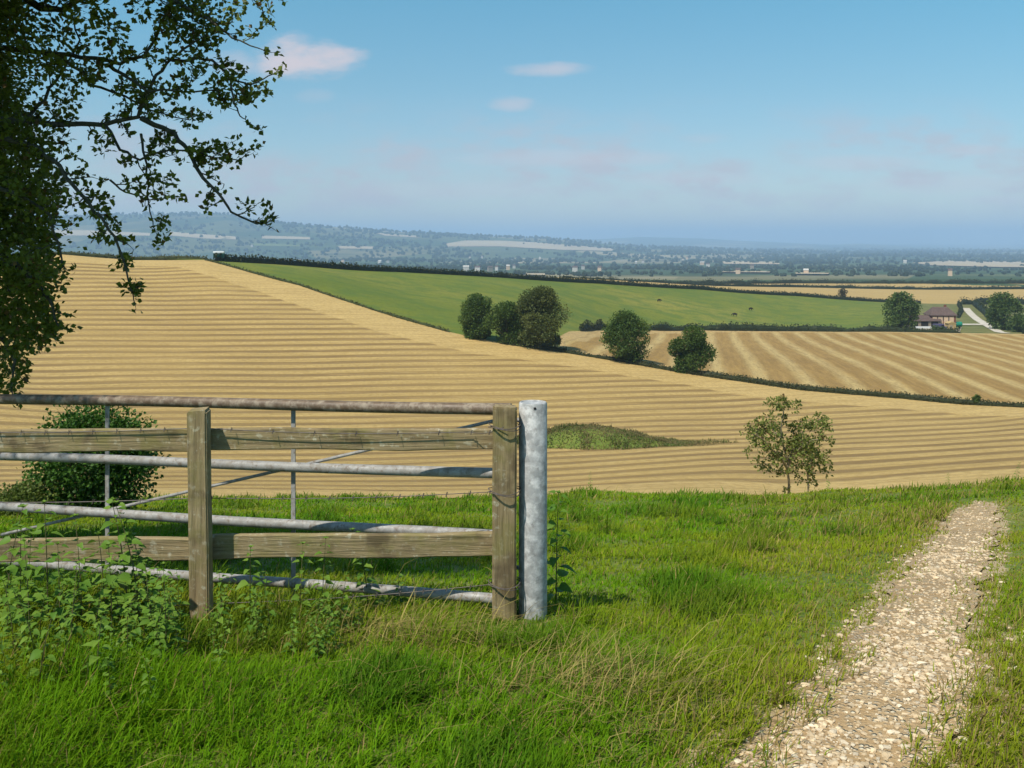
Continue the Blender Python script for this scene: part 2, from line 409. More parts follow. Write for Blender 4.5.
# ------------------------------------------------------------------ sun, sky, camera
SUN_EL = 57.0
sun_dir = Vector((-.665, -.747, 0)).normalized()*math.cos(R(SUN_EL)); sun_dir.z = math.sin(R(SUN_EL))   # towards the sun
sl = bpy.data.lights.new('sun', 'SUN'); sl.energy = 4.6; sl.angle = R(.53); sl.color = (1.0, .94, .84)
so = bpy.data.objects.new('sun', sl); COL.objects.link(so)
so.rotation_euler = (-sun_dir).to_track_quat('-Z', 'Y').to_euler(); so.location = (-20, -10, 30)
W = bpy.data.worlds.new('World'); SC.world = W; W.use_nodes = True
def build_world():
    nt = W.node_tree; bg = nt.nodes['Background']; bg.inputs[1].default_value = .105
    sky = nt.nodes.new('ShaderNodeTexSky'); sky.sky_type = 'NISHITA'; sky.sun_disc = False
    sky.sun_elevation = R(SUN_EL); sky.sun_rotation = math.atan2(sun_dir.x, sun_dir.y)
    sky.air_density = 1.0; sky.dust_density = .6; sky.ozone_density = 1.4; sky.altitude = 200
    tc = nt.nodes.new('ShaderNodeTexCoord'); sx = nt.nodes.new('ShaderNodeSeparateXYZ'); nt.links.new(tc.outputs['Generated'], sx.inputs[0])
    yy = math_(nt, 'MAXIMUM', sx.outputs[1], .05)
    u = math_(nt, 'DIVIDE', sx.outputs[0], yy); w = math_(nt, 'DIVIDE', sx.outputs[2], yy)
    cv = nt.nodes.new('ShaderNodeCombineXYZ'); nt.links.new(u, cv.inputs[0]); nt.links.new(math_(nt, 'MULTIPLY', w, 2.6), cv.inputs[1])
    n = noise(nt, 16, 5, cv.outputs[0], .6); n2 = noise(nt, 5, 4, cv.outputs[0], .55)
    tot = None
    for px, py, sx_, sy_, a in [(318, 60, 42, 19, 1.0), (288, 58, 42, 21, 1.0), (545, 69, 40, 8, .62), (513, 103, 22, 8, .5), (240, 62, 30, 12, .5),
                                (975, 150, 36, 6, .4), (560, 158, 110, 9, .42), (690, 178, 70, 8, .3), (860, 163, 60, 8, .34), (450, 190, 110, 10, .3), (315, 96, 22, 7, .22), (705, 138, 24, 6, .24), (940, 185, 90, 10, .36), (1000, 200, 40, 6, .4)]:
        du = math_(nt, 'DIVIDE', math_(nt, 'SUBTRACT', u, (px-512)/F), sx_/F); dw = math_(nt, 'DIVIDE', math_(nt, 'SUBTRACT', w, (HY-py)/F), sy_/F)
        d = math_(nt, 'ADD', math_(nt, 'MULTIPLY', du, du), math_(nt, 'MULTIPLY', dw, dw))
        d = math_(nt, 'ADD', d, math_(nt, 'MULTIPLY', math_(nt, 'SUBTRACT', n, .5), 3.2))
        k = math_(nt, 'MULTIPLY', mrange(nt, d, 1.5, -.3), a)
        tot = k if tot is None else math_(nt, 'MAXIMUM', tot, k)
    band = math_(nt, 'MULTIPLY', mrange(nt, w, .01, .05), mrange(nt, w, .16, .08))
    band = math_(nt, 'MULTIPLY', band, math_(nt, 'MULTIPLY', mrange(nt, n2, .36, .58, 0, .75), mrange(nt, n, .38, .62, .15, 1)))
    front = mrange(nt, sx.outputs[1], .1, .3)
    band = math_(nt, 'MULTIPLY', band, front)
    tot = math_(nt, 'MULTIPLY', tot, front)
    tint = ramp(nt, mrange(nt, w, 0, .30, 0, 1, False), [(0, (.90, .91, .98)), (.28, (.80, .92, .96)), (.55, (.70, 1.0, 1.0)), (1, (.56, 1.16, 1.14))])
    skyc = mixc(nt, 1.0, sky.outputs[0], mixc(nt, front, SKY_TINT, tint), 'MULTIPLY')
    c = mixc(nt, tot, mixc(nt, band, skyc, (4.7, 4.45, 5.0)), CLOUD)
    nt.links.new(c, bg.inputs[0])
SKY_TINT = (.78, 1.10, 1.10); CLOUD = (5.7, 5.3, 5.75)
build_world()
cam = bpy.data.cameras.new('camera'); cam.sensor_width = 36; cam.lens = F/1024*36; cam.shift_y = -(384-HY)/1024
cam.clip_start = .05; cam.clip_end = 60000
co = bpy.data.objects.new('camera', cam); COL.objects.link(co); co.location = (0, 0, EYE); co.rotation_euler = (R(90), 0, 0); SC.camera = co
SC.view_settings.view_transform = 'Standard'; SC.view_settings.look = 'None'; SC.view_settings.exposure = 0.18; SC.view_settings.gamma = 1
SC.cycles.max_bounces = 5; SC.cycles.transparent_max_bounces = 4; SC.cycles.volume_bounces = 1; SC.cycles.diffuse_bounces = 3
SC.cycles.glossy_bounces = 2; SC.cycles.use_adaptive_sampling = True; SC.cycles.adaptive_threshold = .015
SC.cycles.use_denoising = True; SC.cycles.caustics_reflective = False; SC.cycles.caustics_refractive = False

# ------------------------------------------------------------------ ground sheets
def draped(name, poly, mat, off, us, vs, attrs=None, zfun=None):
    """a sheet inside the plan outline, laid on the terrain"""
    P = np.array(poly)
    inn = []
    u = np.arange(-1.3, 1.3, us)
    for lv in np.arange(math.log(max(P[:, 1].min(), .8)), math.log(P[:, 1].max()), vs):
        Y = math.exp(lv); inn.append(np.stack([u*Y, np.full_like(u, Y)], 1))
    inn = np.concatenate(inn); inn = inn + rng.normal(0, 1, inn.shape)*inn[:, 1:]*us*.12
    inn = inn[pip(inn[:, 0], inn[:, 1], poly)]
    inn = inn[dist_line(inn[:, 0], inn[:, 1], list(poly)+[poly[0]]) > inn[:, 1]*us*.35]
    pts = [Vector((float(a), float(b))) for a, b in P] + [Vector((float(a), float(b))) for a, b in inn]
    n = len(P)
    r = geometry.delaunay_2d_cdt(pts, [(i, (i+1) % n) for i in range(n)], [], 1, 1e-5)
    V2 = np.array([(v.x, v.y) for v in r[0]]); Fc = np.array([f for f in r[2] if len(f) == 3])
    z = T(V2[:, 0], V2[:, 1]) + off
    if zfun: z = z + zfun(V2[:, 0], V2[:, 1])
    a, b_, c = V2[Fc[:, 0]], V2[Fc[:, 1]], V2[Fc[:, 2]]
    sgn = (b_[:, 0]-a[:, 0])*(c[:, 1]-a[:, 1])-(b_[:, 1]-a[:, 1])*(c[:, 0]-a[:, 0])
    Fc[sgn < 0] = Fc[sgn < 0][:, ::-1]
    ex = {k: f(V2[:, 0], V2[:, 1]) for k, f in (attrs or {}).items()}
    me = np_mesh(name, np.column_stack([V2, z]), Fc, smooth=True, extra=ex)
    return tag(link(name, me, mat), kind='structure')

def base_ground():
    rr = np.concatenate([[.4], np.exp(np.linspace(math.log(1), math.log(26000), 230))])
    fr = np.linspace(R(-48), R(48), 260); bk = np.linspace(R(48), R(312), 70)[1:-1]
    an = np.concatenate([fr, bk]); A, RR = np.meshgrid(an, rr)
    X = RR*np.sin(A); Y = RR*np.cos(A)
    Z = T(X, Y)
    Z -= (.12+.008*RR)*(1-sstep(560, 720, RR)) + 0.0
    V = np.column_stack([X.ravel(), Y.ravel(), Z.ravel()]); m = len(an)
    i = np.arange(len(rr)-1)[:, None]*m; j = np.arange(m)[None]; j2 = (j+1) % m
    Fc = np.stack([i+j, (i+m)+j, (i+m)+j2, i+j2], 2).reshape(-1, 4)[:, ::-1]
    V = np.vstack([V, [0, 0, Tz(0, 0)-.12]]); c = len(V)-1
    fan = np.stack([np.full(m, c), np.arange(m), (np.arange(m)+1) % m], 1)[:, ::-1]
    me = np_mesh('ground', V, [Fc, fan], smooth=True)
    return tag(link('ground', me, M['vale']), kind='structure')
base_ground()

B2 = [gp(p[0], p[2]) for p in BND]; B2d = dens(B2, 6)
PT = dens([gp(p[0], p[2]) for p in PTOP], 10); PB = dens([gp(p[0], p[2]) for p in PBOT], 8)
# stubble field in front: rows follow the slope
ridge = [gp(-300, 155), gp(-100, 168)]
f1 = B2d[::-1] + ridge[::-1] + [gp(-420, 149), gp(-420, 90), gp(-420, 24), gp(-100, 24), gp(300, 24), gp(600, 24), gp(1000, 24), gp(1400, 24), gp(1400, 70)]
def row1(x, y): return y-RM*x+.5*(fbm(x/60, y/60, 2)-.5)
def mask1(x, y):
    d = dist_line(x, y, B2); return np.minimum(d/10.0, 1+(y-RM*x-43)/15)
draped('stubble_field', f1, M['stub1'], 0.0, .02, .022, {'row': row1, 'mask': mask1})
bi = [p for p in B2d if p[1] <= 172]
f2 = [p for p in B2d if p[0] >= gp(545, 138)[0]] + [gp(1300, 200)] + PB[::-1]
def row2(x, y): return x - .20*y
def mask2(x, y): return np.minimum(dist_line(x, y, B2)/4.5, dist_line(x, y, PB)/4.5)
draped('stubble_field', f2, M['stub2'], 0.0, .015, .015, {'row': row2, 'mask': mask2})
pas = [p for p in B2d if gp(205, 188)[0]-1e-6 <= p[0] <= gp(545, 138)[0]] + [p for p in PB if p[0] <= gp(905, 268)[0]] + [gp(905, 268), gp(905, 340), gp(900, 432)] + [p for p in PT if gp(150, 190)[0] <= p[0] <= gp(898, 432)[0]][::-1]
draped('pasture', pas, M['pasture'], 0.0, .015, .012)
farm = [gp(905, 268)] + [p for p in PB if p[0] > gp(905, 268)[0]] + [gp(1300, 455)] + [p for p in PT if p[0] > gp(900, 432)[0]][::-1] + [gp(900, 432), gp(905, 340)]
M['rough'] = plainmat('rough_paddock', (.19, .17, .055), .3, .25, .9, (.085, .105, .025))
draped('farm_paddock', farm, M['rough'], 0.0, .02, .015)
g1t = dens([gp(560, 470), gp(640, 520), gp(700, 560), gp(800, 590), (gp(1300, 610))], 20)
zero = {'row': lambda x, y: y*.9+x*.2, 'mask': lambda x, y: np.full(x.shape, 2.0)}
draped('stubble_field', [p for p in PT if p[0] >= gp(520, 310)[0]] + g1t[::-1], M['stub3'], 0.0, .03, .012, zero)
g2t = dens([gp(590, 590), gp(640, 640), gp(800, 690), gp(1300, 700)], 20)
draped('stubble_field', g1t + g2t[::-1], M['stub3'], 0.0, .03, .012, zero)
left_back = [gp(-420, 149.5), gp(-100, 168.5), gp(60, 182.5), gp(150, 190)] + [p for p in PT if gp(150, 190)[0] < p[0] < gp(520, 310)[0]] + g1t[:1] + g2t[:1] + [gp(200, 640), gp(-420, 640)]
draped('pasture', left_back, M['pasture'], -.02, .03, .03)

# near grass bank and footpath
bank = [(-30, -8), (30, -8), (34, 22), gp(1400, 26), gp(1000, 26), gp(512, 27), gp(100, 26), gp(-400, 26), (-34, 22)]
PL = [(715, 775), (755, 735), (802, 695), (846, 652), (880, 612), (906, 572), (921, 547), (938, 524), (960, 511), (977, 503)]
PR = [(988, 503), (996, 511), (998, 528), (993, 556), (980, 590), (968, 625), (974, 655), (992, 680), (986, 705), (962, 738), (930, 778)]
Lp = [hit(*p, y1=40) for p in PL]; Rp = [hit(*p, y1=40) for p in PR]
path_core = [(.50, 1.2), (.58, 2.2)] + Lp + Rp + [(1.28, 2.3), (1.25, 1.2)]
pc = dens(path_core + [path_core[0]], .045)[:-1]
pc = [(x+.07*(vnoise(np.array([x*7+3]), np.array([y*5]))[0]-.5)*min(1+y/12, 2), y+.10*(vnoise(np.array([x*6+50]), np.array([y*6]))[0]-.5)) for x, y in pc]
draped('footpath', pc, M['track'], .020, .012, .02)
PX = np.array(pc)
def path_dist_core(X, Y): return np.where(pip(X, Y, pc), -1, 1)*dist_line(X, Y, list(pc)+[pc[0]])
SPUR = [hit(966, 668, y1=40), hit(1000, 650, y1=40), hit(1050, 628, y1=40)]
def path_dist(X, Y):
    d = dist_line(X, Y, list(path_core[2:])+[path_core[2]]); ins = pip(X, Y, pc)
    d = np.where(ins, -d, d)
    sp = dist_line(X, Y, SPUR)-.02+.16*(fbm(X*5+11, Y*9, 3)-.38)
    return np.minimum(d, np.maximum(sp, -.12))
draped('grass_bank', bank, M['turf'], .012, .012, .02, zfun=lambda x, y: np.where((y > 1.5) & (y < 26), -.04*sstep(.0, -.08, path_dist_core(x, y)), 0), attrs={'worn': lambda x, y: np.where((y > 1.5) & (y < 26), sstep(.26, -.03, path_dist(x, y)), 0)})

# ------------------------------------------------------------------ grass
def blades(P, az, lean, h, w, curl, col):
    n = len(P); d = np.stack([np.cos(az), np.sin(az), np.zeros(n)], 1); s = np.stack([-np.sin(az), np.cos(az), np.zeros(n)], 1)
    V = np.empty((n, 7, 3), np.float32); C = np.empty((n, 7, 3), np.float32)
    for i, (t, ws) in enumerate([(0, .8), (.38, 1.0), (.72, .7)]):
        a = lean+curl*t
        c = P + d*(np.sin(a)*h*t)[:, None]; c[:, 2] += np.cos(a)*h*t
        V[:, 2*i] = c-s*(w*ws/2)[:, None]; V[:, 2*i+1] = c+s*(w*ws/2)[:, None]
    a = lean+curl; c = P+d*(np.sin(a)*h)[:, None]; c[:, 2] += np.cos(a)*h; V[:, 6] = c
    C[:] = col[:, None, :]
    b = (np.arange(n)*7)[:, None]
    tri = np.array([[0, 1, 3], [0, 3, 2], [2, 3, 5], [2, 5, 4], [4, 5, 6]])
    return V.reshape(-1, 3), (b[:, :, None]+tri[None]).reshape(-1, 3), C.reshape(-1, 3)
G_LUSH = np.array((.118, .262, .005)); G_YEL = np.array((.235, .285, .014)); G_DRY = np.array((.36, .27, .09)); G_DEEP = np.array((.034, .105, .010))
def grass():
    n = 470000
    Y = np.exp(rng.uniform(math.log(2.3), math.log(25.5), n)); px = rng.uniform(-160, 1190, n); side = rng.random(n) < .30
    px = np.where(side, np.where(rng.random(n) < .5, rng.uniform(-1100, -160, n), rng.uniform(1190, 2300, n)), px)
    X = (px-512)/F*Y
    ang = rng.uniform(0, 6.28, n); rad = rng.random(n)**.5*.04            # tussocks
    q = .11
    cx = np.round(X/q)*q + (vnoise(np.round(X/q)*7.3, np.round(Y/q)*5.1)-.5)*q*1.3
    cy = np.round(Y/q)*q + (vnoise(np.round(X/q)*3.9+80, np.round(Y/q)*6.7)-.5)*q*1.3
    k = rng.random(n) < .45
    X = np.where(k, cx+rad*np.cos(ang), X); Y = np.where(k, cy+rad*np.sin(ang), Y)
    pd = path_dist(X, Y)
    edge = (fbm(X*4, Y*4)-.5)*.22
    keep = (pd > .0+edge) | ((pd > -.16+edge) & (rng.random(n) < .25)) | ((rng.random(n) < .02) & (vnoise(X*6, Y*6) > .62))
    X, Y, pd = X[keep], Y[keep], pd[keep]; n = len(X)
    right = sstep(.0, .5, X-.20*Y-.15)                          # short turf beside and right of the path
    big = fbm(X*.55+9, Y*.55, 3); small = fbm(X*2.6, Y*2.6+40, 3); tuft = vnoise(X*1.9+5, Y*1.3+9)
    near_path = sstep(.55, .0, pd)
    pxx = 512+F*X/np.maximum(Y, .5)
    h = .075+.10*sstep(.40, .72, big)+.07*sstep(.5, .85, small)
    h *= (1-.35*near_path)*(1-.30*right)
    fence_d = np.abs(Y-5.05)+np.maximum(X-.25, 0)*2
    h += .05*sstep(.45, .0, fence_d)*(.4+small)
    lump = sstep(.58, .80, tuft)*sstep(.4, .8, pd)
    h *= .62+.38*sstep(6.5, 4.5, Y)
    h += (.07+.05*(Y > 6))*lump
    bankl = sstep(10, 13, Y)*sstep(1.6, .25, pd)*(X < .46*Y)
    h += .14*bankl*(.3+small)
    for qx, qy in ((.11, 4.98), (-.04, 4.93), (-1.65, 4.93)): h *= 1-.6*sstep(.34, .08, np.hypot((X-qx)*1.1, (Y-qy)*.8))
    h *= rng.uniform(.45, 1.25, n)
    w = (.0034+.0022*rng.random(n))*np.maximum(1, Y/4.6)
    az = rng.uniform(0, 6.28, n); lean = np.abs(rng.normal(.15, .25, n)); curl = np.abs(rng.normal(.55, .5, n))
    wind = rng.random(n) < .5; az = np.where(wind, rng.normal(.3, .6, n), az)
    yel = np.clip(sstep(.42, .62, fbm(X*.8+30, Y*.8+3, 3))*.65 + rng.normal(.1, .2, n) + .3*near_path + .45*sstep(9, 15, Y)*0 + .35*right, 0, 1)
    yel = np.clip(yel + .35*sstep(.47, .60, fbm(X*.35+3, Y*.35+11, 2))*(Y > 4.2), 0, 1)
    deep = np.clip(lump*.8 + sstep(.6, .75, small)*.4*rng.random(n) + bankl*.35, 0, 1)
    col = G_LUSH*(1-yel)[:, None]+G_YEL*yel[:, None]
    col = col*(1-.6*deep)[:, None]+G_DEEP*(.6*deep)[:, None]
    pdry = .05+.16*near_path+.12*right+.22*sstep(.6, .0, np.hypot(X-.3, (Y-3.9)*.8))+.18*sstep(.7, .1, np.hypot(X+.62, (Y-4.6)*.9))+.15*bankl
    dry = rng.random(n) < pdry
    col = np.where(dry[:, None], G_DRY*rng.uniform(.55, 1.1, n)[:, None], col)
    col = col*rng.uniform(.7, 1.28, n)[:, None]
    P = np.column_stack([X, Y, T(X, Y)+.008])
    V, Fc, C = blades(P, az, lean, h, w, curl, col)
    tag(link('grass', np_mesh('grass', V, Fc, C), M['grass']), 'green grass covering the near bank on both sides of the stony path', 'grass', kind='stuff')
    # long bleached stems bent over by the post and along the brow
    ctr = [(.33, 3.85, .24, .22, 420), (.10, 3.6, .4, .25, 70), (-.55, 4.62, .22, .12, 330), (.75, 3.3, .3, .25, 80), (.0, 4.75, .5, .2, 80), (4.6, 12.6, 1.6, 1.2, 160), (1.0, 6.5, 1.5, 2, 70), (-1.0, 3.6, 1.2, .6, 60), (1.5, 20.5, 5, 1.5, 200), (-1.2, 4.88, .7, .08, 45)]
    X = np.concatenate([rng.normal(a, s, k) for a, b, s, t, k in ctr]); Y = np.concatenate([rng.normal(b, t, k) for a, b, s, t, k in ctr])
    ok = (path_dist(X, Y) > .05) & (Y > 2.4); X, Y = X[ok], Y[ok]; n = len(X)
    h = rng.uniform(.16, .40, n); w = rng.uniform(.0022, .0036, n)*np.maximum(1, Y/4.5)
    az = np.where(rng.random(n) < .7, rng.normal(.2, .5, n), rng.uniform(0, 6.28, n))
    col = np.array((.36, .29, .085))*rng.uniform(.5, 1.15, n)[:, None]*np.where(rng.random(n) < .25, .6, 1)[:, None]
    V, Fc, C = blades(np.column_stack([X, Y, T(X, Y)]), az, np.abs(rng.normal(.45, .3, n)), h, w, np.abs(rng.normal(1.0, .45, n)), col)
    tag(link('dry_grass', np_mesh('dry_grass', V, Fc, C), M['straw']), 'bleached straw-coloured grass stems bent over among the green grass', 'dry grass', kind='stuff')
grass()

# ------------------------------------------------------------------ stones on the path
def ico(sub):
    bm = bmesh.new(); bmesh.ops.create_icosphere(bm, subdivisions=sub, radius=1.0)
    V = np.array([v.co[:] for v in bm.verts]); Fc = np.array([[v.index for v in f.verts] for f in bm.faces]); bm.free(); return V, Fc
ICO1, ICO2 = ico(1), ico(2)
def blobs(P, S, ic, jit, rz=None):
    V0, F0 = ic; n, m = len(P), len(V0)
    J = V0[None]*(1+rng.normal(0, jit, (n, m, 1)))
    J = J*S[:, None, :]
    a = rng.uniform(0, 6.28, n) if rz is None else rz; c, s = np.cos(a)[:, None], np.sin(a)[:, None]
    V = np.stack([J[..., 0]*c-J[..., 1]*s, J[..., 0]*s+J[..., 1]*c, J[..., 2]], 2) + P[:, None, :]
    Fc = (np.arange(n)*m)[:, None, None]+F0[None]
    return V.reshape(-1, 3), Fc.reshape(-1, 3)
def stones():
    n = 170000
    Y = np.exp(rng.uniform(math.log(2.2), math.log(21), n)); px = rng.uniform(640, 1100, n); X = (px-512)/F*Y
    pd = path_dist(X, Y)
    core = sstep(.02, -.16, pd)*(.35+.65*sstep(.42, .6, fbm(X*3+2, Y*1.4, 3)))
    p = np.where(pd > 0, .035*sstep(.22, 0, pd), .04+.5*core)
    k = rng.random(n) < p*.55*(1-.85*sstep(6, 9, Y)*sstep(.0, -.22, X-(.352*Y+.02*(Y-6)*.6)))
    X, Y, pd = X[k], Y[k], pd[k]; n = len(X)
    s = np.exp(rng.normal(math.log(.0068), .48, n)); s = np.clip(s, .0028, .016)*np.clip(.75+Y/14, 1, 1.7)
    S = np.stack([s*rng.uniform(.8, 1.5, n), s*rng.uniform(.7, 1.1, n), s*rng.uniform(.35, .7, n)], 1)
    P = np.column_stack([X, Y, T(X, Y)+.020+S[:, 2]*.35])
    V, Fc = blobs(P, S, ICO1, .16)
    t = rng.random(n)[:, None]
    col = np.array((.74, .575, .36))*(1-t)+np.array((.53, .39, .225))*t
    w = rng.random(n) < .22; col[w] = np.array((.72, .60, .42)); col *= rng.uniform(.7, 1.1, n)[:, None]
    C = np.repeat(col, len(ICO1[0]), 0)
    tag(link('gravel', np_mesh('gravel', V, Fc, C), M['stone']), 'pale flint stones scattered over the worn footpath', 'gravel', kind='stuff')
stones()

# ------------------------------------------------------------------ leaves and trees
def leaf_quads(P, L, Wd, nb=.35, fold=.35, dirs=None):
    """folded leaves (2 triangles each) at P, random facing"""
    n = len(P)
    d = rng.normal(0, 1, (n, 3)) if dirs is None else dirs + rng.normal(0, .45, (n, 3)); d /= np.linalg.norm(d, axis=1)[:, None]+1e-9
    up = rng.normal(0, 1, (n, 3)); up[:, 2] += nb*3
    s = np.cross(d, up); s /= np.linalg.norm(s, axis=1)[:, None]+1e-9
    nn = np.cross(s, d)
    V = np.empty((n, 4, 3))
    L = np.broadcast_to(L, n)[:, None]; Wd = np.broadcast_to(Wd, n)[:, None]
    V[:, 0] = P; V[:, 1] = P+d*L*.5+s*Wd*.5+nn*L*fold*.3; V[:, 2] = P+d*L; V[:, 3] = P+d*L*.5-s*Wd*.5+nn*L*fold*.3
    b = (np.arange(n)*4)[:, None, None]
    Fc = (b+np.array([[0, 1, 2], [0, 2, 3]])[None]).reshape(-1, 3)
    return V.reshape(-1, 3), Fc
def leaf_mesh(name, P, L, Wd, col, nb=.35, dirs=None, loc=(0, 0, 0)):
    V, Fc = leaf_quads(P, L, Wd, nb, dirs=dirs)
    return np_mesh(name, V-np.array(loc), Fc, np.repeat(col, 4, 0))
def tree(name, base, h, w, label, cat, group=None, nclump=34, leaf=.34, nleaf=5200, base_h=.12, cols=((.05, .092, .017), (.11, .16, .03)), lean=0, trunk_r=.035, shape=1.0, seed=1, stems=1, hollow=.45, bark='bark', depth=.9, lobe=1.0):
    r = np.random.default_rng(seed)
    root = empty(name, base, label, cat, group); b = np.array(base)
    # clump centres in an uneven crown
    C = []; S = []
    for i in range(nclump):
        z = r.uniform(base_h, 1)
        prof = math.sin(math.pi*min(1, max(.06, (z-base_h)/(1-base_h)*.86+.12)))**.6
        a = r.uniform(0, 6.28); q = r.uniform(.2, 1)**.5
        cs = r.uniform(.13, .25)*w*lobe
        rad = max(w/2*prof*shape-cs*.75, 0)*q
        C.append((math.cos(a)*rad+lean*z*h, math.sin(a)*rad*depth, min(z*h, h-cs*.55))); S.append(cs)
    C = np.array(C); S = np.array(S)
    k = r.integers(0, nclump, nleaf)
    d = r.normal(0, 1, (nleaf, 3)); d /= np.linalg.norm(d, axis=1)[:, None]
    q = r.uniform(hollow, 1.05, nleaf)
    P = C[k]+d*(S[k]*q)[:, None]*np.array([1, 1, .8])
    keep = P[:, 2] > h*base_h*.5; P, d, k = P[keep], d[keep], k[keep]; n = len(P)
    t = np.clip(r.random(nclump)[k]*.75+r.random(n)*.35, 0, 1)[:, None]
    col = np.array(cols[0])*(1-t)+np.array(cols[1])*t
    col = col*r.uniform(.8, 1.2, n)[:, None]
    me = leaf_mesh('crown', P, leaf*r.uniform(.6, 1.3, n), leaf*r.uniform(.5, 1.0, n), col, dirs=d*.8+np.array([0, 0, -.1]))
    link('crown', me, M['leaf'], root)
    mb = MB(); tr = trunk_r*h
    for s in range(stems):
        ox = (s-(stems-1)/2)*.14*w
        top = Vector((ox*1.5+lean*h*.6, 0, h*.62)); p0 = Vector((ox, 0, -.1*h*.5)); mid = p0.lerp(top, .5)+Vector((r.normal(0, .03)*h, r.normal(0, .03)*h, 0))
        pts = [p0, p0.lerp(mid, .5), mid, top]
        mb.tube([b+np.array(p) for p in pts], [tr*1.25, tr, tr*.75, tr*.3], 8)
        for i in r.choice(nclump, min(nclump, 9), replace=False):
            c = Vector(C[i]); q0 = p0.lerp(top, min(.9, max(.22, c.z/h*.55)))
            m2 = q0.lerp(c, .5)+Vector((0, 0, -.03*h))
            mb.tube([b+np.array(p) for p in (q0, m2, c)], [tr*.5, tr*.33, tr*.1], 6)
    mb.build('trunk', M[bark], root, smooth=True)
    return root
def base_at(px, Y, dz=0): x, y = gp(px, Y); return (x, y, Tz(x, y)+dz)

BG = 'trees along the field boundary'
tree('tree', base_at(478, 141), 6.5, 6.0, 'small round dark tree, leftmost of the clump on the field boundary', 'tree', BG, seed=33, nclump=24, base_h=.03, nleaf=12350, leaf=0.27, cols=((.042, .084, .013), (.105, .16, .026)), hollow=.5, lobe=1.08)
tree('tree', base_at(507, 139.5), 5.7, 7.2, 'low dark tree squeezed between the round tree and the tall one', 'tree', BG, seed=12, nclump=17, base_h=.03, nleaf=10640, leaf=0.27, cols=((.042, .084, .013), (.105, .16, .026)), hollow=.5, lobe=1.08)
tree('tree', base_at(541, 138), 8.5, 8.8, 'tallest broad brownish-green tree in the boundary clump', 'tree', BG, seed=13, nclump=32, base_h=.08, nleaf=18050, leaf=0.27, cols=((.058, .082, .020), (.135, .155, .036)), hollow=.5, lobe=1.08)
tree('tree', base_at(627, 134), 6.8, 7.4, 'bushy dark green tree standing alone between the clump and the smaller tree', 'tree', BG, seed=14, nclump=27, base_h=.08, nleaf=16150, leaf=0.26, cols=((.042, .084, .013), (.105, .16, .026)), hollow=.5, lobe=1.08)
tree('tree', base_at(691, 128.5), 6.1, 6.2, 'rightmost and smallest of the lone boundary trees, beyond the grassy mound', 'tree', BG, seed=15, nclump=23, base_h=.05, nleaf=14250, leaf=0.26, cols=((.042, .084, .013), (.105, .16, .026)), hollow=.5, lobe=1.08)
tree('tree', base_at(901, 272), 10.4, 11.6, 'dark broad tree standing left of the farmhouse', 'tree', seed=16, nclump=42, base_h=.03, nleaf=6000, leaf=.6)
tree('tree', base_at(1004, 284), 10.6, 11.5, 'dark rounded tree right of the pale farm track', 'tree', seed=17, nclump=40, base_h=.06, nleaf=6000, leaf=.6)
tree('bush', base_at(1019, 276), 4.6, 9, 'low green bush at the foot of the tree right of the farm track', 'bush', seed=18, nclump=20, base_h=.02, nleaf=2500, leaf=.5)
tree('bush', base_at(938, 270), 1.9, 4, 'low green bush in front of the farmhouse', 'bush', seed=19, nclump=10, base_h=.02, nleaf=900, leaf=.4, cols=((.05, .09, .02), (.09, .13, .03)))
tree('bush', base_at(977, 110.3), 1.1, 1.05, 'tiny dark bush on the field boundary at the far right', 'bush', seed=20, nclump=8, base_h=.02, nleaf=700, leaf=.2)
tree('bush', base_at(843, 448), 3.6, 5.5, 'brown-green bush on the upper pasture hedge', 'bush', seed=21, nclump=10, base_h=.02, nleaf=900, leaf=.5, cols=((.07, .065, .03), (.1, .09, .04)))
tree('bush', base_at(92, 16.6), 1.85, 2.5, 'rounded dark green bush seen through the left bars of the gate', 'bush', seed=22, nclump=70, base_h=.04, nleaf=17000, leaf=.075, cols=((.035, .09, .010), (.075, .165, .018)), trunk_r=.02, hollow=.3)
tree('bush', base_at(24, 15.6), .55, 1.3, 'low yellowish bush at the left edge behind the gate', 'bush', seed=23, nclump=16, base_h=.02, nleaf=2400, leaf=.06, cols=((.08, .12, .02), (.14, .18, .03)))

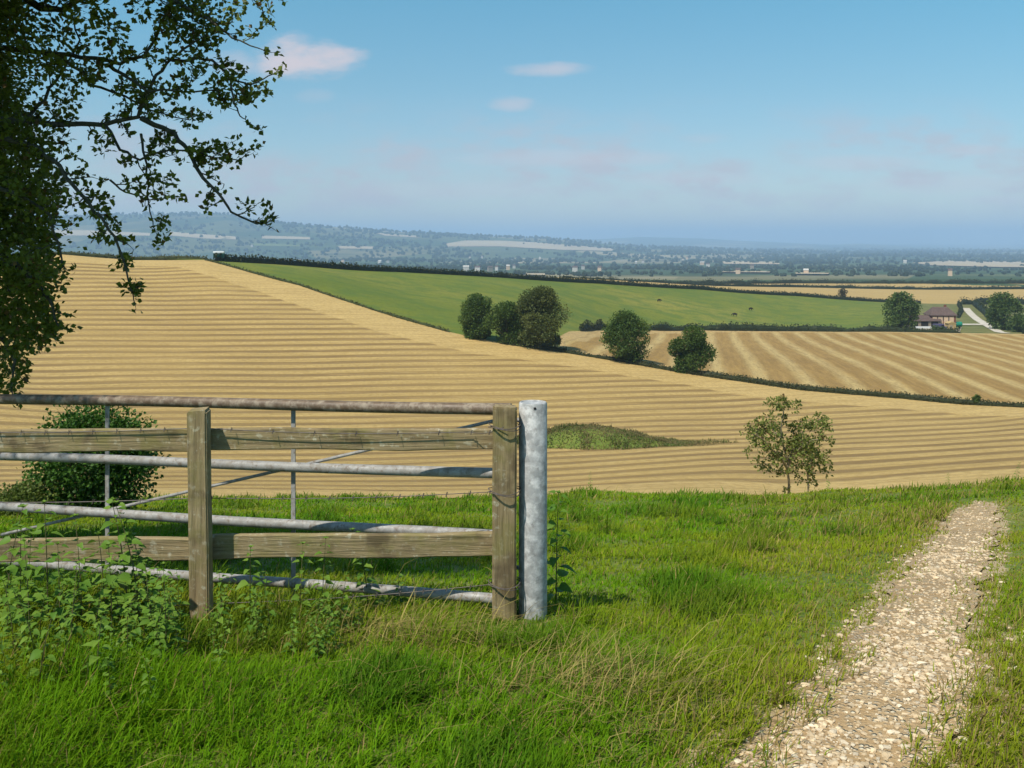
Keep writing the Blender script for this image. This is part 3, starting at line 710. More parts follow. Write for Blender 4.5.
# ------------------------------------------------------------------ thin hawthorn on the brow (traced limbs, real depth)
def twigs_and_leaves(branches, root, loc, seed, spacing, tl, leaf, per, twig_r, barkmat, leafmat, cols, clumps=(), sub=.5, leafw=.75, trunkname='trunk'):
    r = np.random.default_rng(seed); mb = MB(); LP = []; LD = []
    def grow(p, d, L, rad, lvl):
        n = 4; pts = [p]; q = np.array(p); dd = np.array(d)
        for i in range(n):
            dd = dd + r.normal(0, .28, 3) + np.array([0, 0, .03]); dd /= np.linalg.norm(dd); q = q+dd*L/n; pts.append(q.copy())
        mb.tube(pts, [rad, rad*.85, rad*.7, rad*.5, rad*.25], 4 if lvl else 5)
        for i in range(1, n+1):
            if r.random() < .85:
                m = max(1, int(r.poisson(per)))
                for _ in range(m): LP.append(pts[i]+r.normal(0, leaf*.35, 3)); LD.append(dd*.5+r.normal(0, .8, 3))
            if lvl < 1 and r.random() < sub:
                s = r.normal(0, 1, 3); s = s-dd*s.dot(dd); s /= np.linalg.norm(s)
                grow(pts[i], dd*.45+s*.8, L*r.uniform(.3, .6), rad*.6, lvl+1)
    for pts, r0, r1 in branches:
        P = [np.array(p) for p in pts]
        # refine with a little crookedness
        Q = []
        for a, b in zip(P[:-1], P[1:]):
            for t in (0, .33, .66): Q.append(a+(b-a)*t+(r.normal(0, .03*np.linalg.norm(b-a), 3) if t else 0))
        Q.append(P[-1]); m = len(Q)
        mb.tube(Q, [r0+(r1-r0)*(i/(m-1))**.8 for i in range(m)], 7)
        L = [np.linalg.norm(b-a) for a, b in zip(Q[:-1], Q[1:])]; tot = sum(L); s = spacing*.5
        while s < tot:
            acc = 0
            for i, l in enumerate(L):
                if acc+l >= s: break
                acc += l
            t = (Q[i+1]-Q[i])/max(l, 1e-6); p = Q[i]+t*(s-acc)
            d = r.normal(0, 1, 3); d = d-t*d.dot(t); d /= np.linalg.norm(d)
            rr = (r0+(r1-r0)*(s/tot)**.8)
            if rr < r0*.75 or r.random() < .6:
                grow(p, d*.85+t*.6, r.uniform(.4, 1.0)*tl, min(twig_r, rr*.7), 0)
            s += spacing*r.uniform(.5, 1.5)
        if r1 < twig_r*2: grow(Q[-1], (Q[-1]-Q[-2])/max(L[-1], 1e-6), tl*.6, r1, 0)
    LP = np.array(LP); LD = np.array(LD)
    for c, rad, k in clumps:
        d = r.normal(0, 1, (k, 3)); d /= np.linalg.norm(d, axis=1)[:, None]
        LP = np.vstack([LP, np.array(c)+d*(rad*r.uniform(.15, 1, (k, 1))**.6)]); LD = np.vstack([LD, d])
    n = len(LP); t = np.clip(.8*fbm(LP[:, 0]*2.2/leaf*.035, (LP[:, 2]+LP[:, 1])*2.2/leaf*.035)+.35*r.random(n), 0, 1)[:, None]
    col = np.array(cols[0])*(1-t)+np.array(cols[1])*t
    br = r.random(n) < .05; col[br] = np.array((.16, .10, .03))
    col *= r.uniform(.75, 1.25, n)[:, None]
    me = leaf_mesh('crown', LP, leaf*r.uniform(.6, 1.25, n), leaf*leafw*r.uniform(.7, 1.2, n), col, dirs=LD, loc=loc)
    link('crown', me, leafmat, root)
    mb.build(trunkname, barkmat, root, smooth=True)
def hawthorn():
    Y0 = 29.0; b = base_at(789, Y0)
    root = empty('hawthorn_tree', b, 'small sparse twin-stemmed hawthorn standing on the brow against the stubble', 'tree')
    g = lambda px, py, dy=0: at(px, py, Y0+dy)
    br = [([b, g(789, 482), g(786, 455), g(781, 428), g(784, 408)],   .05, .012),
          ([g(788, 470), g(779, 455, -.3), g(764, 440, -.5), g(750, 432, -.6)], .045, .012),
          ([g(788, 474), g(775, 470, .3), g(762, 462, .4)], .03, .012),
          ([g(788, 465), g(796, 445, .4), g(806, 425, .6), g(820, 420, .7)], .05, .012),
          ([g(790, 462), g(800, 448, -.4), g(812, 440, -.6), g(828, 440, -.5)], .04, .010),
          ([g(808, 492), g(808, 474, .2), g(812, 458, .3), g(824, 458, .4)], .032, .010),
          ([g(783, 440), g(770, 425, .5), g(758, 424, .5)], .03, .01)]
    cl = []
    for px, py, rr, k in [(783, 404, 12, 70), (774, 405, 8, 40), (793, 406, 8, 36), (768, 424, 13, 90), (758, 430, 10, 50), (750, 434, 8, 34), (780, 436, 14, 100), (795, 446, 15, 130), (808, 442, 13, 100), (806, 426, 9, 60), (821, 421, 10, 60), (816, 455, 11, 70), (826, 462, 9, 46), (747, 452, 6, 20), (760, 463, 9, 26),
                          (776, 454, 11, 60), (800, 460, 13, 90), (833, 441, 5, 14), (826, 426, 8, 40), (790, 426, 12, 70), (764, 446, 12, 60), (810, 470, 10, 50), (782, 470, 8, 26), (818, 436, 9, 44), (755, 441, 8, 30), (826, 474, 6, 18), (796, 472, 10, 40), (812, 478, 8, 30), (786, 455, 12, 80), (802, 450, 13, 90), (772, 464, 9, 34)]:
        for q in range(3): cl.append((g(px+rng.normal(0, rr*.35), py+rng.normal(0, rr*.3), rng.uniform(-.7, .7)), rr*Y0/F*rng.uniform(.35, .75), int(k*.70)))
    twigs_and_leaves(br, root, b, 5, .22, .4, .095, 2.4, .012, M['palebark'], M['leaf'], ((.085, .118, .020), (.195, .225, .044)), cl)
hawthorn()

# ------------------------------------------------------------------ big hawthorn at the left edge
def hero_tree():
    b0 = (-5.7, 7.3); b = (b0[0], b0[1], Tz(*b0))
    root = empty('hawthorn_tree', b, 'large overhanging hawthorn reaching in from the left edge above the gate', 'tree')
    g = lambda px, py, Y=6.6: at(px, py, Y)
    k1 = (-5.6, 7.2, 1.2); k2 = (-5.2, 7.0, 2.4); k3 = (-5.4, 7.3, 3.3)
    br = [([(b[0], b[1], b[2]-.2), (-5.75, 7.3, .2), k1, k2, k3, (-5.1, 7.4, 4.6)], .19, .04),
          ([k2, (-4.6, 6.9, 2.55), g(-40, 118, 6.7), g(20, 122), g(72, 124), g(103, 125), g(138, 117), g(147, 94), g(156, 75), g(172, 58), g(190, 45)], .028, .008),
          ([g(141, 118), g(175, 134), g(188, 150, 6.5), g(203, 178, 6.4), g(219, 194, 6.4), g(231, 212, 6.4), g(257, 224, 6.4)], .02, .006),
          ([k3, (-4.7, 7.0, 3.2), g(-40, 45, 6.9), g(20, 50, 6.8), g(60, 54, 6.8), g(94, 58, 6.7), g(120, 64, 6.7), g(144, 56, 6.6), g(156, 38, 6.6), g(165, 15, 6.5)], .026, .008),
          ([g(172, 60), g(190, 60, 6.5), g(212, 60, 6.4), g(231, 80, 6.3), g(250, 85, 6.3), g(268, 76, 6.3)], .014, .004),
          ([g(231, 80, 6.3), g(234, 104, 6.3), g(240, 116, 6.25), g(247, 121, 6.25)], .008, .003),
          ([g(110, 66, 6.7), g(128, 78, 6.5), g(150, 92, 6.4), g(185, 92, 6.4), g(215, 90, 6.4)], .014, .005),
          ([k2, (-4.7, 6.6, 2.1), g(-20, 130, 6.4), g(30, 145, 6.3), g(53, 160, 6.3), g(72, 184, 6.25), g(94, 212, 6.2), g(115, 237, 6.2), g(124, 262, 6.2), g(132, 290, 6.2)], .026, .005),
          ([g(141, 134), g(147, 165, 6.5), g(147, 194, 6.5), g(153, 222, 6.5)], .010, .004),
          ([g(110, 180, 6.4), g(125, 192, 6.4), g(145, 200, 6.4), g(168, 198, 6.4)], .008, .003),
          ([k3, (-4.4, 6.8, 4.0), g(-10, -30, 6.8), g(40, 8, 6.8), g(62, 10, 6.8), g(90, -8, 6.7), g(150, -30, 6.6)], .05, .01),
          ([g(120, -40, 6.4), g(190, 10, 6.4), g(215, 24, 6.3), g(232, 38, 6.3), g(258, 48, 6.3)], .016, .004),
          ([g(180, -40, 6.4), g(225, -14, 6.3), g(258, -4, 6.2), g(278, -1, 6.2)], .014, .004),
          ([g(105, 125), g(120, 150, 6.5), g(140, 160, 6.4), g(170, 150, 6.4), g(200, 152, 6.4), g(238, 160, 6.4)], .012, .004),
          ([g(60, 54, 6.8), g(90, 85, 6.9), g(125, 96, 6.9), g(150, 110, 6.9), g(190, 120, 6.8)], .014, .004),
          ([g(20, 122, 6.6), g(45, 100, 6.9), g(62, 72, 7.0), g(80, 40, 7.1), g(70, 10, 7.1)], .016, .005),
          ([k1, (-4.8, 6.9, 1.4), g(-60, 230, 6.7), g(-5, 250, 6.5), g(25, 270, 6.4), g(50, 300, 6.4), g(58, 325, 6.4)], .05, .006),
          ([(-4.8, 6.9, 1.4), g(-50, 300, 6.6), g(-5, 330, 6.5), g(15, 360, 6.5), g(12, 385, 6.5)], .03, .006),
          ([k2, (-4.6, 6.4, 1.9), g(-30, 170, 6.4), g(20, 195, 6.3), g(50, 215, 6.3), g(62, 260, 6.3)], .03, .006),
          ([k2, (-5.4, 5.9, 2.9), (-5.2, 5.0, 3.3)], .06, .02), ([k2, (-6.3, 7.0, 3.1), (-7.3, 6.6, 3.6)], .06, .02), ([k3, (-5.6, 8.4, 4.0), (-5.2, 9.3, 4.3)], .06, .02)]
    cl = []
    for px, py, r in [(190, 22, 34), (205, 34, 24), (178, 12, 24), (60, 30, 20), (15, 20, 24), (110, 30, 22), (80, 75, 22), (40, 62, 26), (65, 100, 20), (215, 88, 14), (150, 110, 13), (190, 118, 13), (165, 140, 14),
                      (213, 155, 19), (235, 160, 9), (130, 85, 16), (95, 205, 17), (110, 232, 15), (130, 288, 10), (125, 262, 9), (163, 235, 9), (246, 206, 10), (70, 178, 13), (30, 140, 26), (104, 150, 9), (85, 5, 22), (140, 8, 18), (240, 8, 9), (170, 92, 10), (60, 140, 14)]:
        cl.append((g(px, py, rng.uniform(6.3, 6.8)), r/F*6.6*.8, int(r*r*.27)))
    for px, py, r in [(0, 120, 30), (12, 160, 42), (18, 205, 40), (22, 250, 38), (36, 235, 26), (10, 290, 42), (36, 280, 24), (28, 322, 28), (6, 340, 34), (44, 330, 14), (8, 372, 18), (40, 210, 24), (-30, 200, 60), (-30, 300, 55), (-40, 100, 60), (-60, 20, 40), (50, 262, 14), (48, 186, 16)]:
        for k in range(2): cl.append((g(px+rng.normal(0, 4), py+rng.normal(0, 5), rng.uniform(6.4, 7.4)), r/F*6.6, int(r*r*.34)))
    for i in range(70):                                              # the crown out of frame that shades the ground behind the gate
        d = rng.normal(0, 1, 3); d /= np.linalg.norm(d); q = rng.uniform(.35, 1)
        c = np.array((-5.7, 7.4, 2.9))+d*q*np.array((2.2, 2.35, 2.1))
        if c[2] < .5: continue
        cl.append((tuple(c), rng.uniform(.4, .7), 420))
    k = 0
    while k < 560:                                                   # unseen rest of the crown, clumps placed sunward to shade grass behind the gate
        h_ = rng.uniform(4.0, 6.4); x, y = rng.uniform(-4.4, -.2), rng.uniform(6.8, 13.6); rr = rng.uniform(.28, .5)
        c = np.array((x, y, Tz(x, y)))+np.array(sun_dir)*h_/sun_dir.z; k += 1
        if c[2]-rr < 1.7+.2526*c[1] and c[0] > -.55*c[1]: continue
        cl.append((tuple(c), rr, 800))
    twigs_and_leaves(br, root, b, 3, .10, .21, .043, 2.1, .0055, M['twig'], M['thorn'], ((.04, .08, .009), (.19, .22, .026)), cl, leafw=.85)
hero_tree()

# ------------------------------------------------------------------ gate, gate post, fence
def steel_post():
    c = (.113, 5.12); z0 = Tz(*c); top = at(0, 402, 5.12)[2]
    root = empty('gate_post', (c[0], c[1], z0), 'round galvanised steel gate post standing right of the wooden fence post', 'post')
    n = 32; r = .076; mb = MB()
    prof = [(r, z0-.3), (r, z0+.3), (r, top-.006), (r-.004, top), (r-.012, top), (r-.013, top-.004)]
    V = [(c[0]+q*math.cos(2*math.pi*k/n), c[1]+q*math.sin(2*math.pi*k/n), z) for q, z in prof for k in range(n)]
    Fc = [(i*n+k, i*n+(k+1) % n, (i+1)*n+(k+1) % n, (i+1)*n+k) for i in range(len(prof)-1) for k in range(n)] + [tuple((len(prof)-1)*n+k for k in range(n))]
    mb.add(V, Fc); mb.build('tube', M['galv_post'], root, smooth=True)
    h = MB(); a = -math.pi/2+.12
    p = Vector((c[0]+math.cos(a)*(r-.004), c[1]+math.sin(a)*(r-.004), top-.022)); q = Vector((c[0]+math.cos(a)*(r+.0015), c[1]+math.sin(a)*(r+.0015), top-.022))
    h.tube([p, q], .007, 12); h.build('bolt_hole', M['dark'], root)
    for z in (top-.11, z0+.25):
        hg = MB(); hg.tube([(c[0]-.05, c[1]+.055, z), (c[0]-.10, c[1]+.085, z)], .012, 8); hg.tube([(c[0]-.10, c[1]+.085, z-.05), (c[0]-.10, c[1]+.085, z+.05)], .012, 8)
        hg.build('hinge_pin', M['galv_bar'], root, smooth=True)
steel_post()
GY = lambda x: 5.19-.275*x
def field_gate():
    xr, xl = -.005, -3.44
    root = empty('field_gate', (xr, GY(xr), Tz(xr, GY(xr))), 'five-bar tubular metal field gate standing behind the wooden fence', 'gate')
    bars = [(.928, 1.018), (1.284, 1.385), (1.625, 1.712), (1.972, 2.056), (2.318, 2.402)]
    def pt(x, i):
        t = (-.12-x)/(3.28-.12); a, b = bars[i]; return Vector((x, GY(x), EYE-(a+(b-a)*t)))
    for i in range(5):
        mb = MB(); xs = np.linspace(xr, xl, 24); rr = .032 if i == 0 else .0285
        mb.tube([pt(x, i)+Vector((0, 0, .004*math.sin(x*2.1+i))) for x in xs], rr, 14)
        o = mb.build('bar', M['rust_bar'] if i in (0, 4) else M['galv_bar'], root, smooth=True)
        if i == 0: tag(o, 'top bar mottled with rust and lichen')
    for x in (xr-.003, xl):
        mb = MB(); mb.tube([pt(x, 0), pt(x, 2), pt(x, 4)], .0265, 12); mb.build('end_upright', M['galv_bar'], root, smooth=True)
    for px in (105, 292):
        k = (px-512)/F; x = k*5.19/(1+.275*k); mb = MB()
        mid = (pt(x, 0)+pt(x, 4))/2; hh = (pt(x, 0)-pt(x, 4)).length
        mb.box((mid.x, mid.y+.034, mid.z), (.026, .008, hh+.03), math.atan(-.275)); mb.build('strut', M['galv_bar'], root)
    mb = MB(); a = pt(xr-.02, 0)+Vector((0, .046, -.055)); e = pt(-3.3, 2); e = Vector((e.x, e.y+.046, EYE-(540-HY)/F*e.y+.02))
    mb.tube([a, a.lerp(e, .5), e], .0095, 8); mb.build('brace', M['galv_bar'], root, smooth=True)
field_gate()
def wooden_fence():
    root = empty('wooden_fence', (-1.66, 5.06, Tz(-1.66, 5.06)), 'weathered two-rail wooden fence strung with barbed wire in front of the metal gate', 'fence')
    r = np.random.default_rng(4)
    for px, top, w, lean in [(504.5, 407, .128, .002), (200.5, 412, .104, -.006), (-110, 410, .12, .004)]:
        Y = 5.055; x = (px-512)/F*Y; zt = EYE-(top-HY)/F*(Y-.05); z0 = Tz(x, Y)-.35
        bm = bmesh.new(); bmesh.ops.create_cube(bm, size=1.0)
        bmesh.ops.bevel(bm, geom=[e for e in bm.edges], offset=.07, segments=2, affect='EDGES')
        for e in range(1): bmesh.ops.subdivide_edges(bm, edges=[e for e in bm.edges if abs(e.verts[0].co.z-e.verts[1].co.z) > .5], cuts=18)
        H = zt-z0
        for v in bm.verts:
            c = v.co; t = c.z+.5
            wob = .02*math.sin(t*7+px)+.012*math.sin(t*19+px*.3)
            bev = 1.0
            c.x = (c.x*(1+wob*.6)+.010*math.sin(t*5+px))*w*bev; c.y = c.y*w*.8
            c.x += lean*(t-.5)*H*2; c.z = z0+t*H if abs(c.z) < .43 else (zt-(.5-c.z)*.16 if c.z > 0 else z0+(c.z+.5)*.16)
            if c.z > zt-.03: c.z += .012*math.sin(c.x*60)+.006*math.sin(c.y*70)
            c.x += x; c.y += Y; c -= root.location
        me = bpy.data.meshes.new('post'); bm.to_mesh(me); bm.free()
        me.polygons.foreach_set('use_smooth', [True]*len(me.polygons)); me.set_sharp_from_angle(angle=R(35))
        o = link('post', me, M['wood_post'], root)
    def rail(px0, py0, px1, py1, hpx, yy, th):
        mb = MB(); x0, x1 = (px0-512)/F*yy, (px1-512)/F*yy; n = 24
        z = lambda t: EYE-((py0+(py1-py0)*t)-HY)/F*yy + .003*math.sin(t*9+px0)
        hh = hpx/F*yy
        V = []; ch = .006
        for i in range(n+1):
            t = i/n; x = x0+(x1-x0)*t; zc = z(t); e = hh/2*(1+.03*math.sin(t*13+py0)+.02*math.sin(t*31)); y0, y1 = yy-.0, yy+th
            for dy, dz in [(y0+ch, -e), (y1-ch, -e), (y1, -e+ch), (y1, e-ch), (y1-ch, e), (y0+ch, e), (y0, e-ch), (y0, -e+ch)]: V.append((x, dy+.003*math.sin(t*6+py0), zc+dz))
        Fc = [(i*8+k, i*8+(k+1) % 8, (i+1)*8+(k+1) % 8, (i+1)*8+k) for i in range(n) for k in range(8)] + [tuple(range(8))[::-1], tuple(n*8+k for k in range(8))]
        Fc = [f[::-1] for f in Fc]
        mb.add(V, Fc); o = mb.build('rail', M['wood_rail'], root, smooth=True)
    yr = 5.122
    rail(-112, 441.5, 206, 440.5, 22.5, yr, .038); rail(206.5, 439.5, 506, 439.8, 21, yr+.012, .038)
    rail(-112, 552, 206, 549.5, 23, yr, .038); rail(206.5, 547.5, 506, 545, 23.5, yr+.012, .038)
    # barbed wires
    def wire(pts, fx=None):
        mb = MB(); P = []
        for a, b in zip(pts[:-1], pts[1:]):
            a, b = Vector(a), Vector(b)
            for t in np.linspace(0, 1, 14)[:-1]: p = a.lerp(b, t); p.z -= .018*math.sin(math.pi*t); P.append(p)
        P.append(Vector(pts[-1])); mb.tube(P, .0024, 5)
        L = 0
        for a, b in zip(P[:-1], P[1:]):
            L += (b-a).length
            if L > .115:
                L = 0; m = (a+b)/2
                mb.tube([m+Vector((.004, -.006, .014)), m, m+Vector((-.004, .006, -.014))], .0019, 4); mb.tube([m+Vector((.006, .010, .009)), m+Vector((.003, 0, 0)), m+Vector((0, -.010, -.010))], .0019, 4)
        mb.build('barbed_wire', M['wire'], root)
    yw = 5.108
    wire([at(-110, 430, yw), at(200, 428, yw), at(470, 432, yw), at(504, 427, 4.98)])
    wire([at(-110, 500, yw), at(200, 498, yw), at(505, 491, yw)])
    wire([at(-110, 612, yw), at(200, 604, yw), at(505, 583, yw)])
    # wire wrapped round the end post
    for z in (427, 492, 584):
        c = at(504.5, z, 5.055); mb = MB()
        for k in range(2):
            mb.tube([(c[0]+.086*math.cos(a), c[1]+.086*math.sin(a)*.98, c[2]+.012*k+.008*math.sin(a*2+k)) for a in np.linspace(0, 6.28, 21)], .0026, 5, cap=False)
        mb.build('wire_binding', M['wire'], root)
wooden_fence()

# ------------------------------------------------------------------ nettles and weeds
def nettle_protos():
    out = []
    for s in range(7):
        r = np.random.default_rng(40+s); H = r.uniform(.42, .62); mb = MB(); P = []; D = []; L = []
        bend = r.normal(0, .10, 2); n = 9; pts = [Vector((bend[0]*(i/n)**2, bend[1]*(i/n)**2, H*i/n)) for i in range(n+1)]
        mb.tube(pts, [.0042-.0030*i/n for i in range(n+1)], 5)
        z = H*.12; a = r.uniform(0, 6.28)
        while z < H:
            t = z/H; k = min(int(t*n), n-1); p = np.array(pts[k].lerp(pts[k+1], t*n-k))
            for m in (0, math.pi):
                d = np.array((math.cos(a+m), math.sin(a+m), r.uniform(-.15, .35)))
                P.append(p+d*.018); D.append(d); L.append((.095-.055*t**1.6)*r.uniform(.75, 1.15))
            a += math.pi/2+r.normal(0, .2); z += r.uniform(.035, .055)
        for q in range(5):
            d = np.array((math.cos(q*1.3), math.sin(q*1.3), .9)); P.append(np.array(pts[-1])); D.append(d); L.append(.024)
        P, D, L = np.array(P), np.array(D), np.array(L); m = len(P)
        D /= np.linalg.norm(D, axis=1)[:, None]; up = np.array([0, 0, 1])+r.normal(0, .25, (m, 3))
        S = np.cross(D, up); S /= np.linalg.norm(S, axis=1)[:, None]; Nn = np.cross(S, D)
        # heart-shaped leaf: 8 outline points and a midrib, drooping tip
        spec = [(0, 0), (.08, .26), (.32, .33), (.62, .22), (1, 0), (.62, -.22), (.32, -.33), (.08, -.26), (.34, 0), (.66, 0)]
        V = np.empty((m, 10, 3))
        for i, (u, v) in enumerate(spec):
            V[:, i] = P+D*(L*u)[:, None]+S*(L*v)[:, None]+Nn*(L*(abs(v)*.35-.35*u*u))[:, None]
        tri = np.array([[0, 8, 1], [1, 8, 2], [2, 8, 9], [2, 9, 3], [3, 9, 4], [0, 7, 8], [7, 6, 8], [6, 9, 8], [6, 5, 9], [5, 4, 9]])
        Fc = ((np.arange(m)*10)[:, None, None]+tri[None]).reshape(-1, 3)
        t = r.random(m)[:, None]; col = np.array((.085, .185, .018))*(1-t)+np.array((.165, .27, .032))*t
        lm = np_mesh('leaves', V.reshape(-1, 3), Fc, np.repeat(col, 10, 0), smooth=True); lm.materials.append(M['nettle'])
        sm = bpy.data.meshes.new('stem'); sm.from_pydata([tuple(v) for v in mb.V], [], mb.F); sm.materials.append(M['stem'])
        out.append((sm, lm))
    return out
M['stem'] = plainmat('nettle_stem', (.14, .13, .05), .3, 20)
PROTO = nettle_protos()
def place_plant(name, x, y, s, rz, k, label, group=None):
    root = empty(name, (x, y, Tz(x, y)), label, 'weed', group); root.rotation_euler = (0, 0, rz); root.scale = (s, s, s)
    for n_, me in zip(('stem', 'leaves'), PROTO[k]):
        o = bpy.data.objects.new(n_, me); COL.objects.link(o); o.parent = root
NL = 'nettle stem with toothed green leaves in the thick bank of nettles under the fence'
r_ = np.random.default_rng(9)
spots = []
for px, Y, s in [(20, 4.6, 1.05), (48, 4.75, 1.1), (82, 4.7, 1.0), (60, 4.4, .9), (105, 4.8, 1.15), (128, 4.85, 1.25), (140, 4.75, 1.1), (112, 4.5, .95), (30, 4.3, .9), (150, 4.9, .95), (5, 4.8, 1.1), (95, 4.3, .8), (250, 4.85, .85), (222, 4.7, .6), (300, 4.9, .75), (322, 4.85, .8), (340, 4.8, .6), (270, 4.7, .6), (-20, 4.5, 1.1), (15, 4.1, .8), (70, 4.1, .75), (150, 4.5, .7), (180, 4.6, .6), (135, 4.25, .65)]:
    spots.append((px, Y, s))
for i in range(48): spots.append((r_.uniform(-60, 260)*r_.uniform(.5, 1)**.7, r_.uniform(3.6, 4.95), r_.uniform(.35, .8)))
for i in range(24): spots.append((r_.uniform(150, 360), r_.uniform(4.2, 4.9), r_.uniform(.25, .5)))
for i, (px, Y, s) in enumerate(spots):
    x, y = gp(px, Y); place_plant('nettle', x, y, s, r_.uniform(0, 6.28), i % 7, NL, 'nettles under the fence')
for px, Y, s, k, lab in [(368, 5.4, .85, 2, 'tall nettle growing up past the lower rail between the fence posts'),
                         (556, 5.5, 1.15, 3, 'leafy weed growing tight against the right side of the steel gate post'),
                         (400, 5.35, .55, 4, 'short nettle beside the lowest gate bar, left of the end post')]:
    x, y = gp(px, Y); place_plant('weed', x, y, s, .7*k, k, lab)
for px, Y, s, k, lab in [(590, 23.0, .9, 1, 'lone brown weed on the brow just right of the gate post'), (828, 22.8, .75, 5, 'small weed on the brow right of the small hawthorn'), (948, 22.0, .7, 2, 'dark weed sticking up on the brow above the path'), (1016, 22.0, .8, 6, 'weed on the brow at the far right edge')]:
    x, y = gp(px, Y); place_plant('weed', x, y, s, .9*k, k, lab)

# ------------------------------------------------------------------ grassy mound in the stubble
def mound():
    c = (7.4, 74.0); ax, ay = 8.1, 4.0; n, m = 64, 18
    def prof(t, q):
        return 1.3*(1-q**4)*np.exp(-((t+.2)/np.where(t < -.2, .9, .6))**2)+.12*(1-q)
    a = np.linspace(0, 2*math.pi, n, endpoint=False)[None]; q = np.linspace(0, 1, m+1)[:, None]
    wob = 1+.10*np.sin(a*3+1)+.07*np.sin(a*7)
    x = c[0]+np.cos(a)*ax*q*wob; y = c[1]+np.sin(a)*ay*q*wob
    z = T(x, y)-.05+prof((x-c[0])/ax, q+0*a)+.22*(fbm(x*.9, y*.9)-.5)*(1-q**3)
    V = np.stack([x, y, z], 2).reshape(-1, 3)
    Fc = np.array([(j*n+i, j*n+(i+1) % n, (j+1)*n+(i+1) % n, (j+1)*n+i) for j in range(m) for i in range(n)])[:, ::-1]
    tag(link('mound', np_mesh('mound', V, Fc, smooth=True), M['turf']), kind='structure')
    k = 17000; a = rng.uniform(0, 6.28, k); q = rng.random(k)**.5*1.12
    x = c[0]+np.cos(a)*ax*q*(1+.10*np.sin(a*3+1)+.07*np.sin(a*7)); y = c[1]+np.sin(a)*ay*q*(1+.10*np.sin(a*3+1)+.07*np.sin(a*7))
    z = T(x, y)-.05+prof((x-c[0])/ax, np.minimum(q, 1))+.22*(fbm(x*.9, y*.9)-.5)*(1-np.minimum(q, 1)**3)
    pt = fbm(x*.45+4, y*.45, 3); br = (rng.random(k) < .40+.6*sstep(.42, .62, pt))[:, None]
    col = np.where(br, np.array((.22, .18, .075)), np.array((.10, .135, .03)))*rng.uniform(.65, 1.2, k)[:, None]
    hh = rng.uniform(.10, .30, k)*(.6+1.1*sstep(.5, .75, fbm(x*1.1, y*1.1+8, 2)))
    V, F2, C = blades(np.column_stack([x, y, z]), rng.uniform(0, 6.28, k), np.abs(rng.normal(.3, .3, k)), hh, np.full(k, .05), np.abs(rng.normal(.6, .4, k)), col)
    tag(link('rough_grass', np_mesh('rough_grass', V, F2, C), M['grass']), 'rough uncut grass growing over the low mound in the stubble', 'rough grass', kind='stuff')
mound()

# ------------------------------------------------------------------ hedges
def hedge(name, line, h, w, label, leaf, per_m, cols=((.028, .045, .014), (.06, .08, .022)), seed=1, gap=.0, cat='hedge', jag=.35):
    r = np.random.default_rng(seed); L = np.array(dens(line, 1.0)); n = int(len(L)*per_m)
    k = r.integers(0, len(L)-1, n); t = r.random(n)[:, None]; P = L[k]*(1-t)+L[k+1]*t
    s = np.cumsum(np.r_[0, np.hypot(*np.diff(L, axis=0).T)])[k]
    hh = h*(1-jag+2*jag*vnoise(s*.16+seed*9, s*0)+ .6*jag*(vnoise(s*.7+3, s*0+5)-.5))
    if gap: keep = vnoise(s*.11+seed, s*0+2) > gap; P, hh = P[keep], hh[keep]; n = len(P)
    a = r.uniform(0, math.pi, n); q = r.uniform(.5, 1, n)
    off = np.cos(a)*q*w/2*(.6+.4*hh/h); z = np.sin(a)*q*hh
    P = np.column_stack([P[:, 0]+off*.3, P[:, 1]+off, T(P[:, 0], P[:, 1]+off)+z])
    t = np.clip(r.random(n)*.5+.6*fbm(P[:, 0]*.25, P[:, 1]*.25), 0, 1)[:, None]; col = (np.array(cols[0])*(1-t)+np.array(cols[1])*t)*r.uniform(.75, 1.25, n)[:, None]
    b = P[0].copy()
    S = np.cumsum(np.r_[0, np.hypot(*np.diff(L, axis=0).T)]); m = len(L)
    hc = .72*h*(1-jag+2*jag*vnoise(S*.16+seed*9, S*0)+.6*jag*(vnoise(S*.7+3, S*0+5)-.5))*np.minimum(1, np.minimum(S, S[-1]-S)/3+.15)
    ring = [(-.42, 0), (-.40, .55), (-.2, .95), (.2, .95), (.40, .55), (.42, 0)]
    CV = np.stack([np.column_stack([L[:, 0], L[:, 1]+o*w, T(L[:, 0], L[:, 1]+o*w)-.15*(q == 0)+hc*q]) for o, q in ring], 1)
    CV = CV+r.normal(0, .05, CV.shape)*h*.5
    i = np.arange(m-1)[:, None]*6; j = np.arange(5)[None]
    CF = np.stack([i+j, i+j+1, i+6+j+1, i+6+j], 2).reshape(-1, 4)
    if not gap:
        V, F3 = leaf_quads(P, leaf*r.uniform(.6, 1.3, n), leaf*r.uniform(.6, 1, n)); nv = len(V)
        cc = np.tile(np.array(cols[0])*.9, (m*6, 1))
        me = np_mesh(name, np.vstack([V, CV.reshape(-1, 3)])-b, [F3, CF+nv], np.vstack([np.repeat(col, 4, 0), cc]))
        return tag(link(name, me, M['leaf'], None, tuple(b)), label, cat)
    return tag(link(name, leaf_mesh(name, P, leaf*r.uniform(.6, 1.3, n), leaf*r.uniform(.6, 1, n), col, loc=tuple(b)), M['leaf'], None, tuple(b)), label, cat)
DK = ((.026, .036, .013), (.052, .064, .022))
hedge('hedge', [p for p in PT if gp(150, 190)[0] < p[0] <= gp(930, 440)[0]], 1.6, 2.0, 'long dark straight hedge along the top edge of the green pasture', .55, 34, DK, 2, jag=.12)
hedge('hedge', [p for p in PB if gp(566, 200)[0] < p[0] <= gp(985, 268)[0]], 1.7, 2.6, 'ragged hedge between the pasture and the striped stubble field', .5, 34, ((.035, .05, .016), (.075, .085, .025)), 3, jag=.5)
